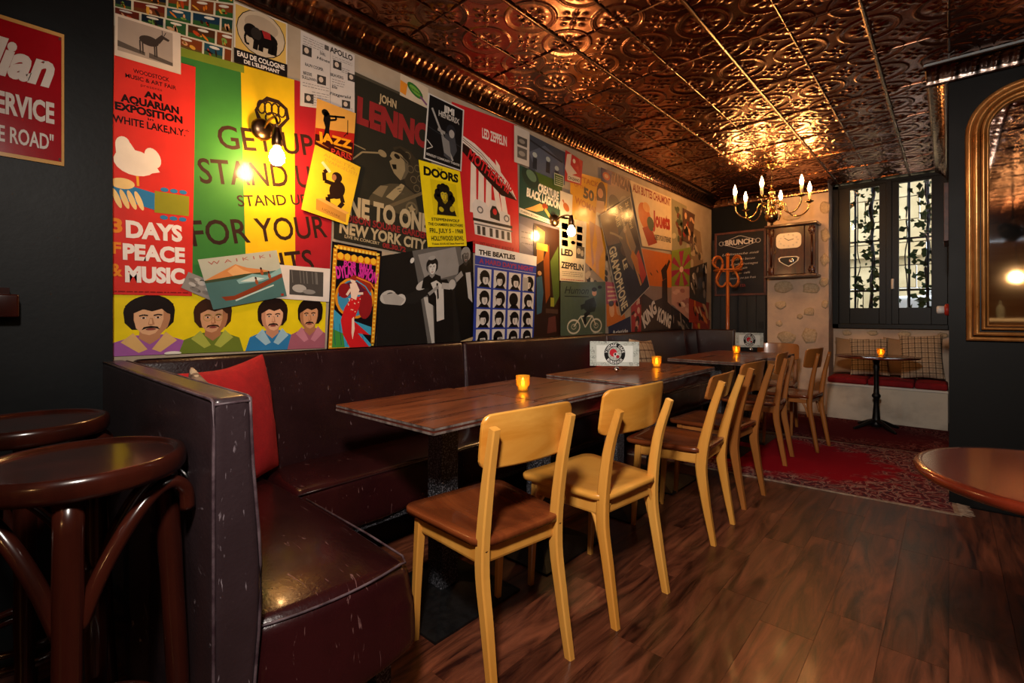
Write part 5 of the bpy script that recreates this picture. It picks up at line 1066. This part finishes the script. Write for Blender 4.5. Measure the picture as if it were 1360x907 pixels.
tealight((*at_z(1170, 472.3, .704).xy, .704), 'amber candle glass on the small round cafe table by the bench', 1.0)

# ------------------------------------------------------------------ bench by the window
bn = empty('window_bench', (6.18, .1, 0), 0, 'low pale plastered bench with a white ledge below the window', 'bench')
b = MB(); b.rbox((0, -.095, 0), (.435, .88, .355), .008, 3); b.build('plaster_body', M_['bench'], bn); b = MB(); b.box((.21, .392, .366), (.45, .976, .022)); b.build('ledge', M_['white_board'], bn, .003)
for y0, y1, lab in ((.63, .975, 'red seat pad at the left end of the window bench'), (.255, .625, 'red seat pad in the middle of the window bench, behind the round table'), (.006, .25, 'red seat pad at the right end of the window bench, by the black wall')):
    b = MB(); b.rbox((6.17, y0, .378), (6.56, y1, .44), .022, 4, lambda P, q: (P.x, P.y, P.z+.012*(1-q[0]**2)*(1-q[1]**2)*(q[2] > 0))); o = b.build('seat_pad', M_['redpad'], loc=(6.36, (y0+y1)/2, .378)); tag(o, lab, 'seat pad', 'red seat pads on the window bench')
cushion('cushion', .31, .40, .13, M_['tancloth'], (6.44, .81, .452), (R(-12), R(2), R(-90)), 'plain tan cushion at the left end of the window bench', seed=5)
cushion('cushion', .34, .41, .12, M_['plaid'], (6.375, .625, .455), (R(-17), R(-2), R(-86)), 'black and cream checked cushion behind the round cafe table', seed=6)
cushion('cushion', .31, .41, .12, M_['tancloth'], (6.46, .39, .452), (R(-10), R(3), R(-90)), 'plain tan cushion between the two checked ones', seed=7)
cushion('cushion', .345, .46, .13, M_['plaid'], (6.375, .195, .455), (R(-17), R(-3), R(-90)), 'large black and cream checked cushion at the right end of the window bench', seed=8)

# ------------------------------------------------------------------ rugs
def rug_mat(name, base, field, motif, border, W_, H_, k):
    m = bpy.data.materials.new(name); m.use_nodes = True; nt = m.node_tree; b = nt.nodes['Principled BSDF']; b.inputs['Roughness'].default_value = .95; b.inputs['Specular IOR Level'].default_value = .1
    N = nt.nodes.new; L = nt.links.new; tc = N('ShaderNodeTexCoord')
    def ramp(src, stops, const=False):
        r_ = N('ShaderNodeValToRGB'); e = r_.color_ramp.elements; e[0].position, e[1].position = stops[0][0], stops[-1][0]; e[0].color = (*lin(stops[0][1]), 1); e[1].color = (*lin(stops[-1][1]), 1)
        for p_, c_ in stops[1:-1]: q = e.new(p_); q.color = (*lin(c_), 1)
        if const: r_.color_ramp.interpolation = 'CONSTANT'
        L(src, r_.inputs[0]); return r_.outputs[0]
    def math_(op, a, b_=None):
        n_ = N('ShaderNodeMath'); n_.operation = op
        for i, q in enumerate((a, b_)):
            if q is None: continue
            if isinstance(q, (int, float)): n_.inputs[i].default_value = q
            else: L(q, n_.inputs[i])
        return n_.outputs[0]
    sp = N('ShaderNodeSeparateXYZ'); L(tc.outputs['Object'], sp.inputs[0])
    ax = math_('DIVIDE', math_('ABSOLUTE', sp.outputs[0]), W_/2); ay = math_('DIVIDE', math_('ABSOLUTE', sp.outputs[1]), H_/2)
    nz = N('ShaderNodeTexNoise'); nz.inputs['Scale'].default_value = 9; nz.inputs['Detail'].default_value = 4; L(tc.outputs['Object'], nz.inputs['Vector'])
    d = math_('ADD', math_('MULTIPLY', math_('MAXIMUM', ax, ay), .8), math_('MULTIPLY', math_('MINIMUM', ax, ay), .35)); d = math_('ADD', d, math_('MULTIPLY', math_('SUBTRACT', nz.outputs['Fac'], .5), .75))
    vo = N('ShaderNodeTexVoronoi'); vo.inputs['Scale'].default_value = k; vo.feature = 'DISTANCE_TO_EDGE'; mp = N('ShaderNodeMapping'); mp.inputs['Scale'].default_value = (1, 1.25, 1); L(tc.outputs['Object'], mp.inputs[0])
    dn = N('ShaderNodeVectorMath'); dn.operation = 'MULTIPLY_ADD'; L(nz.outputs['Color'], dn.inputs[0]); dn.inputs[1].default_value = (.14, .14, .14); L(mp.outputs[0], dn.inputs[2]); L(dn.outputs[0], vo.inputs['Vector'])
    n2 = N('ShaderNodeTexNoise'); n2.inputs['Scale'].default_value = 38; n2.inputs['Detail'].default_value = 5; L(tc.outputs['Object'], n2.inputs['Vector'])
    mot = math_('ADD', vo.outputs['Distance'], math_('MULTIPLY', math_('SUBTRACT', n2.outputs['Fac'], .5), .22))
    pat = ramp(mot, [(.0, border), (.045, motif), (.10, field), (.16, border), (.24, field), (.3, motif), (.34, field)])
    mx = N('ShaderNodeMix'); mx.data_type = 'RGBA'; L(ramp(d, [(.55, '000000'), (.72, 'ffffff')]), mx.inputs['Factor']); mx.inputs['A'].default_value = (*lin(base), 1); L(pat, mx.inputs['B'])
    ed = math_('MAXIMUM', ax, ay); mx2 = N('ShaderNodeMix'); mx2.data_type = 'RGBA'; L(ramp(math_('ADD', ed, math_('MULTIPLY', math_('SUBTRACT', n2.outputs['Fac'], .5), .1)), [(.80, '000000'), (.83, '777777'), (.9, '333333'), (.97, '999999')]), mx2.inputs['Factor']); L(mx.outputs['Result'], mx2.inputs['A']); mx2.inputs['B'].default_value = (*lin(border), 1)
    L(mx2.outputs['Result'], b.inputs['Base Color']); bp = N('ShaderNodeBump'); bp.inputs['Strength'].default_value = .5; bp.inputs['Distance'].default_value = .003; L(n2.outputs['Fac'], bp.inputs['Height']); L(bp.outputs[0], b.inputs['Normal']); return m
def rug(loc, rz, W_, H_, m, label, th, fr=True):
    t = empty('rug', loc, rz, label, 'rug'); nx, ny = 30, 40; rr = random.Random(4); V = []
    for j in range(ny+1):
        for i in range(nx+1):
            x = -W_/2+W_*i/nx; y = -H_/2+H_*j/ny; V.append((x, y, th+.0015*math.sin(x*5+y*3)))
    b = MB(); b.add(V, [(j*(nx+1)+i, j*(nx+1)+i+1, (j+1)*(nx+1)+i+1, (j+1)*(nx+1)+i) for i in range(nx) for j in range(ny)], True); b.box((0, 0, th/2-.001), (W_, H_, th-.002)); b.build('pile', m, t)
    if fr:
        b = MB(); e = .012
        for s_ in (-1, 1): b.box((s_*(W_/2+.004), 0, th/2+.001), (.022, H_, th)) 
        b.box((0, -H_/2-.012, th/2+.001), (W_+.02, .03, th)); b.build('binding', M_['fringe'], t)
        f = MB()
        for i in range(260): x = -W_/2+W_*i/259; f.sweep([(x, -H_/2-.02, .007), (x+rr.uniform(-.01, .01), -H_/2-.055-rr.uniform(0, .03), .003)], .0018, n=4, caps=False)
        o = f.build('fringe', M_['fringe'], t); o['kind'] = 'stuff'
M_['fringe'] = mat('rug_fringe', 'a08c78', .9, 0, '7c6454', 30)
rug((4.25, .98, .003), R(4), 1.40, 1.92, rug_mat('persian_rug', '8e0b1c', '70141f', 'a88276', '3c2a30', 1.4, 1.92, 8), 'crimson patterned rug with pale fringe in front, under the far chairs', .006)
rug((5.60, .83, .0025), R(0), 1.12, 2.0, rug_mat('dark_rug', '52121a', '5a1018', '86504a', '2c1014', 1.12, 2.0, 7), 'dark red patterned rug under the small round cafe table', .004, False)
# ------------------------------------------------------------------ chandelier
C0 = at_z(1025, 218, CZ); t = empty('chandelier', (C0.x, C0.y, CZ), 0, 'brass six-armed candle chandelier hanging before the far wall', 'chandelier')
b = MB(); b.lathe([(.001, -.002), (.06, -.002), (.058, -.012), (.03, -.03), (.014, -.045), (.001, -.046)], 24); b.build('ceiling_rose', M_['brass'], t)
b = MB(); b.lathe([(.004, -.04), (.012, -.06), (.005, -.075), (.004, -.10), (.010, -.115), (.005, -.13), (.006, -.19), (.012, -.2), (.006, -.21), (.008, -.235)], 14); b.build('stem', M_['brass'], t)
b = MB(); b.lathe([(.008, -.235), (.024, -.25), (.03, -.275), (.016, -.30), (.012, -.32), (.028, -.335), (.033, -.36), (.022, -.40), (.018, -.42), (.03, -.44), (.052, -.47), (.062, -.505), (.052, -.54), (.025, -.56), (.012, -.565), (.014, -.58), (.001, -.59)], 24); b.build('turned_body', M_['brass'], t)
dF = math.atan2(-FW.y, -FW.x)
for k in range(6):
    a = dF+R(18+60*k); c_, s_ = math.cos(a), math.sin(a)
    def Q(r_, z): return (r_*c_, r_*s_, z)
    b = MB(); b.sweep(smooth_path([Q(.02, -.40), Q(.06, -.37), Q(.10, -.375), Q(.125, -.41), Q(.14, -.46), Q(.19, -.505), Q(.26, -.50), Q(.315, -.45), Q(.33, -.385)], 5), .0062, n=8)
    b.sweep(smooth_path([Q(.10, -.375), Q(.075, -.40), Q(.085, -.43), Q(.11, -.425)], 4), .0045, n=8); o = b.build('arm', M_['brass'], t)
    b = MB(); b.lathe([(.001, -.39), (.012, -.388), (.034, -.376), (.036, -.372), (.014, -.378), (.014, -.355), (.001, -.355)], 18, Q(.33, 0)); b.build('drip_pan', M_['brass'], o)
    b = MB(); b.lathe([(.001, -.372), (.0125, -.372), (.0125, -.285), (.001, -.285)], 14, Q(.33, 0)); b.build('candle_sleeve', M_['ivory'], o)
    b = MB(); b.lathe([(.001, -.285), (.009, -.282), (.0165, -.262), (.0175, -.245), (.012, -.222), (.005, -.2), (.0008, -.186)], 12, Q(.33, 0)); b.build('flame_bulb', M_['glow_c'], o)
# ------------------------------------------------------------------ wall lamps
def sconce(x, zp, zb, label):
    t = empty('wall_lamp', (x, 2.248, zp), 0, label, 'lamp', 'bare bulb wall lamps'); dz = zb-zp
    b = MB(); b.ball((0, -.022, 0), .048, 20, (1, .55, 1)); b.build('wall_plate', M_['oldbrass'], t)
    b = MB(); b.sweep(smooth_path([(0, -.04, 0), (0, -.09, .022), (0, -.15, .02), (0, -.174, -.01), (0, -.174, dz+.10)], 5), .0055, n=8); b.build('arm', M_['oldbrass'], t)
    b = MB(); b.lathe([(.001, dz+.11), (.012, dz+.108), (.016, dz+.085), (.021, dz+.07), (.0215, dz+.038), (.016, dz+.03)], 18, (0, -.174, 0)); b.build('socket', M_['oldbrass'], t)
    b = MB(); b.lathe([(.0125, dz+.036), (.014, dz+.026), (.026, dz+.006), (.0305, dz-.012), (.028, dz-.030), (.016, dz-.043), (.001, dz-.047)], 18, (0, -.174, 0)); b.build('bulb', M_['glow'], t)
sconce(.860, 1.905, 1.765, 'bare glowing bulb wall lamp over the striped green, yellow and red poster')
sconce(2.975, 1.815, 1.725, 'bare glowing bulb wall lamp over the green film poster, farther along the wall')
# ------------------------------------------------------------------ chalkboard
X = 6.262; c4 = [at_x(u, v, X) for u, v in ((952, 313), (1014.5, 306), (1014.5, 389), (952, 390.5))]
yL, yR_ = c4[0].y, c4[1].y; z1, z0 = (c4[0].z+c4[1].z)/2, (c4[2].z+c4[3].z)/2
cb = empty('chalkboard', (X+.008, (yL+yR_)/2, z0), 0, 'framed black chalkboard headed BRUNCH hanging on the black door', 'chalkboard')
def loc_(y, z): return Vector((0, y-(yL+yR_)/2, z-z0))
b = MB(); fw = .026; Wd = abs(yL-yR_); Hd = z1-z0
for c_, d_ in (((0, 0, Hd+fw/2), (.024, Wd+2*fw, fw)), ((0, 0, -fw/2), (.024, Wd+2*fw, fw)), ((0, Wd/2+fw/2, Hd/2), (.024, fw, Hd)), ((0, -Wd/2-fw/2, Hd/2), (.024, fw, Hd))): b.box(c_, d_)
b.build('frame', M_['rosewood'], cb, .003)
p = Sheet('writing_panel', None, [Vector((-.004, Wd/2, Hd)), Vector((-.004, -Wd/2, Hd)), Vector((-.004, -Wd/2, 0)), Vector((-.004, Wd/2, 0))], '1f1e22', thick=.006, material='print_flat', parent=cb, step=.0003)
ch = 'a9a4a2'; p.line([(.13, .13), (.47, .045), (.53, .045), (.84, .13), (.84, .165), (.53, .25), (.47, .25), (.13, .165), (.13, .13)], .012, ch); p.ring(.1, .15, .05, .035, .012, ch, 12); p.ring(.88, .145, .05, .035, .012, ch, 12)
p.text('BRUNCH', .19, .185, .78, .085, 'c9c3bf', .035); p.line([(.42, .215), (.58, .213)], .012, '7a7674')
for i, (st, a, c_, y) in enumerate((('Le dimanche midi', .12, .9, .36), ('oeufs et bacon', .3, .82, .45), ('salade, fromages', .3, .88, .53), ('pain', .5, .66, .60), ('thé ou café', .34, .72, .68), ('yaourt ou jus frais', .28, .84, .76))): p.text(st, a, y, c_, .038, 'b5afac', .0, shear=.3, t1=y-.01)
p.text('12h-15h', .36, .89, .62, .05, '8c3a34', .01, shear=.2); p.done()
# ------------------------------------------------------------------ carved wall clock
yc = (1.55+1.08)/2; t = empty('wall_clock', (6.235, yc, 1.525), 0, 'dark carved wooden wall clock case with a cream enamel dial and small window', 'clock')
W_, H_ = .47, .585
b = MB(); b.box((0, 0, H_/2), (.17, W_, H_)); b.build('case', M_['clockwood'], t, .006)
b = MB(); b.box((-.092, .02, H_/2), (.022, W_*.66, H_-.05)); b.build('door', M_['clockwood'], t, .008)
for z in (.008, H_-.008): b = MB(); b.box((-.03, 0, z), (.23, W_+.05, .026)); b.build('moulding', M_['clockwood'], t, .006)
b = MB(); r = random.Random(1)
for s_ in (-1, 1):
    for z in (.07, H_-.08):
        b.ball((-.088, s_*W_*.43, z), .032, 12, (.5, 1, 1.4))
        for k in range(6): a = k*PI/3; b.ball((-.092, s_*W_*.43+.026*math.cos(a), z+.036*math.sin(a)), .014, 8, (.7, 1, 1))
    b.sweep([(-.088, s_*W_*.43, .12), (-.088, s_*W_*.43, H_-.13)], (.011, .008), n=8)
b.build('carving', M_['clockwood'], t)
def plate(name, pts, m, th, x, par): 
    b = MB(); b.prism(pts, th, Matrix(((0, 0, -1), (1, 0, 0), (0, 1, 0))), (x, 0, 0)); return b.build(name, m, par)
def rr_(cx, cy, w2, h2, r_, n=5):
    o = []
    for sx, sy, a0 in ((1, 1, 0), (-1, 1, 90), (-1, -1, 180), (1, -1, 270)):
        for i in range(n+1): a = R(a0+90*i/n); o.append((cx+sx*(w2-r_)+r_*math.cos(a), cy+sy*(h2-r_)+r_*math.sin(a)))
    return o
d = plate('dial', rr_(.02, H_*.69, .125, .085, .05), M_['enamel'], .008, -.107, t)
for k in range(12): 
    a = k*PI/6; b = MB(); b.ball((-.112, .02+.092*math.cos(a), H_*.69+.062*math.sin(a)), .009, 8, (.3, 1, 1)); b.build('numeral_boss', M_['white_board'], d)
b = MB(); b.sweep([(-.113, .02, H_*.69), (-.113, .06, H_*.69+.03)], .003, n=6); b.sweep([(-.113, .02, H_*.69), (-.113, -.03, H_*.69+.015)], .003, n=6); b.build('hand', M_['castiron'], d)
sh = [(.02-.105, H_*.36), (.02-.095, H_*.30), (.02-.05, H_*.24), (.02, H_*.19), (.02+.05, H_*.24), (.02+.095, H_*.30), (.02+.105, H_*.36), (.02+.08, H_*.385), (.02, H_*.39), (.02-.08, H_*.385)]
d = plate('window_bezel', sh, M_['enamel'], .006, -.105, t); plate('pendulum_window', [(.02+(x-.02)*.85, H_*.30+(y-H_*.30)*.82) for x, y in sh], M_['chalk'], .004, -.111, d)
b = MB(); b.ball((-.115, .02-.03, H_*.30), .03, 14, (.2, 1, 1)); b.build('pendulum_bob', M_['chrome'], d)
b = MB(); b.sweep([(-.108, .02+.135, H_*.44), (-.108, .02+.135, H_*.53)], .006, n=8); b.build('latch', M_['brass'], t)
# ------------------------------------------------------------------ coat stand
P = Vector((5.96, 1.935, 0)); t = empty('coat_stand', (P.x, P.y, 0), 0, 'orange-brown bentwood coat stand with curled hooks before the chalkboard', 'coat stand')
b = MB(); b.sweep([(0, 0, .03), (0, 0, 1.79)], [.022, .018], n=14); b.ball((0, 0, 1.80), .026, 12); b.build('pole', M_['bentwood'], t)
for k in range(4):
    a = dF+R(-72+90*k); c_, s_ = math.cos(a), math.sin(a); Q = lambda r_, z: (r_*c_, r_*s_, z)
    b = MB(); b.sweep(smooth_path([Q(.13, 1.64), Q(.185, 1.66), Q(.215, 1.71), Q(.185, 1.765), Q(.12, 1.775), Q(.075, 1.72), Q(.09, 1.64), Q(.14, 1.57), Q(.165, 1.50), Q(.13, 1.44), Q(.07, 1.43), Q(.025, 1.475)], 5), .0115, n=10); b.build('hook', M_['bentwood'], t)
    b = MB(); b.sweep(smooth_path([Q(.015, .34), Q(.05, .26), Q(.12, .12), Q(.20, .03), Q(.24, .014)], 5), .0125, n=10); b.build('foot', M_['bentwood'], t)
b = MB(); b.sweep([(.15*math.cos(2*PI*i/28), .15*math.sin(2*PI*i/28), 1.62) for i in range(28)], .009, n=8, closed=True); b.build('hook_ring', M_['bentwood'], t)
# ------------------------------------------------------------------ gilt mirror
ya, zb, zt, Wm = -.075, .955, 2.365, .98; yc = ya-Wm/2
t = empty('wall_mirror', (3.80, yc, zb), 0, 'large gilt-framed mirror with rounded top corners on the black wall', 'mirror')
def arch(w2, z0_, z1_, r_, n=10):
    o = [(w2, z0_), (w2, z1_-r_)]+[(w2-r_+r_*math.cos(R(90*i/n)), z1_-r_+r_*math.sin(R(90*i/n))) for i in range(1, n+1)]
    o += [(-x, z) for x, z in reversed(o)]; return o
Hh = zt-zb; outs = []
for w_, nm, x, m, e in ((.0, 'outer_moulding', -.010, 'gilt', .022), (.03, 'moulding', -.020, 'gilt', .020), (.062, 'moulding', -.018, 'gilt', .014), (.082, 'inner_bead', -.010, 'gilt', .008)):
    pts = arch(Wm/2-w_-e/2, w_+e/2, Hh-w_-e/2, .24-w_); b = MB(); b.sweep([(x, y, z) for y, z in pts], [(e*.85, e*.85)]*len(pts), n=8, up=(1, 0, 0), closed=True, caps=False); b.build(nm, M_[m], t)
pts = arch(Wm/2-.08, .08, Hh-.08, .16); b = MB(); b.prism(pts, .006, Matrix(((0, 0, 1), (1, 0, 0), (0, 1, 0))), (.006, 0, 0)); b.build('mirror_glass', M_['mirror'], t)
pts = arch(Wm/2-.005, .005, Hh-.005, .23); b = MB(); b.prism(pts, .008, Matrix(((0, 0, 1), (1, 0, 0), (0, 1, 0))), (.014, 0, 0)); b.build('backing', M_['blackwood'], t)
# little things on the reveal beside the mirror wall
P = at_x(1257.5, 287, 4.9); t = empty('picture_frame', (4.9, .0, 1.9), 0, 'brown wooden picture frame seen edge-on at the black wall corner', 'picture frame')
P0, P1 = at_x(1256, 250, 4.9), at_x(1256, 324, 4.9); b = MB()
for z in (P1.z+.015, P0.z-.015): b.box((0, .014, z-1.9), (.4, .026, .03))
for x in (-.19, .19): b.box((x, .014, (P0.z+P1.z)/2-1.9), (.03, .026, P0.z-P1.z))
b.build('frame', M_['rosewood'], t, .002); b = MB(); b.box((0, .008, (P0.z+P1.z)/2-1.9), (.36, .01, P0.z-P1.z-.04)); b.build('picture_board', M_['tancloth'], t)
P = at_x(1254, 411.5, 4.6); t = empty('lamp_fitting', (4.6, .0, P.z), 0, 'white and red round wall fitting at the black wall corner beneath the window', 'wall fitting')
b = MB(); b.lathe([(.001, 0), (.042, 0), (.042, .018), (.03, .024), (.001, .024)], 20, M=Matrix.Rotation(-PI/2, 3, 'X')); b.build('red_collar', M_['redpl'], t)
b = MB(); b.lathe([(.028, .024), (.028, .06), (.02, .066), (.001, .066)], 20, M=Matrix.Rotation(-PI/2, 3, 'X')); b.build('white_cap', M_['white'], t)
# dark bracket on the entry wall
P = at_y(6, 404, 2.16); b = MB(); b.rbox((-.06, -.04, -.04), (.03, .03, .03), .006, 2); b.box((-.02, 0, .035), (.06, .05, .03)); o = b.build('wall_bracket', M_['mahog'], None); o.location = P; tag(o, 'small dark brown bracket on the dark blue wall at the left frame edge', 'bracket')
# ------------------------------------------------------------------ behind the camera, seen in the mirror
t = empty('spot_lamp', (-.02, -.52, CZ), 0, 'black spot lamp hung from the ceiling, seen reflected in the gilt mirror', 'lamp')
b = MB(); b.sweep([(0, 0, 0), (0, 0, -.42)], .009, n=8); b.build('stem', M_['castiron'], t)
D_ = Vector((-.8, -.5, -.35)).normalized(); Mx = D_.to_track_quat('Z', 'Y').to_matrix()
b = MB(); b.lathe([(.03, -.17), (.055, -.16), (.085, -.06), (.092, .02), (.089, .02), (.082, -.055), (.05, -.15), (.028, -.155)], 24, Vector((0, 0, -.56)), Mx); b.build('shade', M_['castiron'], t)
t = empty('pendant_lamp', (-2.45, -.72, CZ), 0, 'bare glowing pendant bulb reflected in the gilt mirror', 'lamp')
b = MB(); b.sweep([(0, 0, 0), (0, 0, -.80)], .004, n=6); b.build('cord', M_['castiron'], t); b = MB(); b.lathe([(.001, -.86), (.03, -.865), (.045, -.9), (.04, -.94), (.001, -.96)], 16); b.build('bulb', M_['glow'], t)
b = MB(); b.lathe([(.012, -.79), (.02, -.80), (.025, -.86), (.001, -.862)], 14); b.build('socket', M_['oldbrass'], t)
t = empty('bar_counter', (-3.4, -1.0, 0), 0, 'wooden bar counter reflected at the bottom of the gilt mirror', 'counter')
b = MB(); b.box((0, 0, .5), (.5, 2.2, 1.0)); b.build('body', M_['tanwall'], t); b = MB(); b.box((0, 0, 1.02), (.62, 2.3, .04)); b.build('worktop', M_['white_board'], t, .004)
t = empty('glass_bottle', (-3.2, -.60, 1.04), 0, 'clear glass bottle on the bar counter reflected in the gilt mirror', 'bottle')
b = MB(); b.lathe([(.001, 0), (.045, .0), (.047, .01), (.047, .17), (.03, .2), (.016, .22), (.015, .28), (.018, .285), (.001, .286)], 20); b.build('body', M_['bottle'], t)
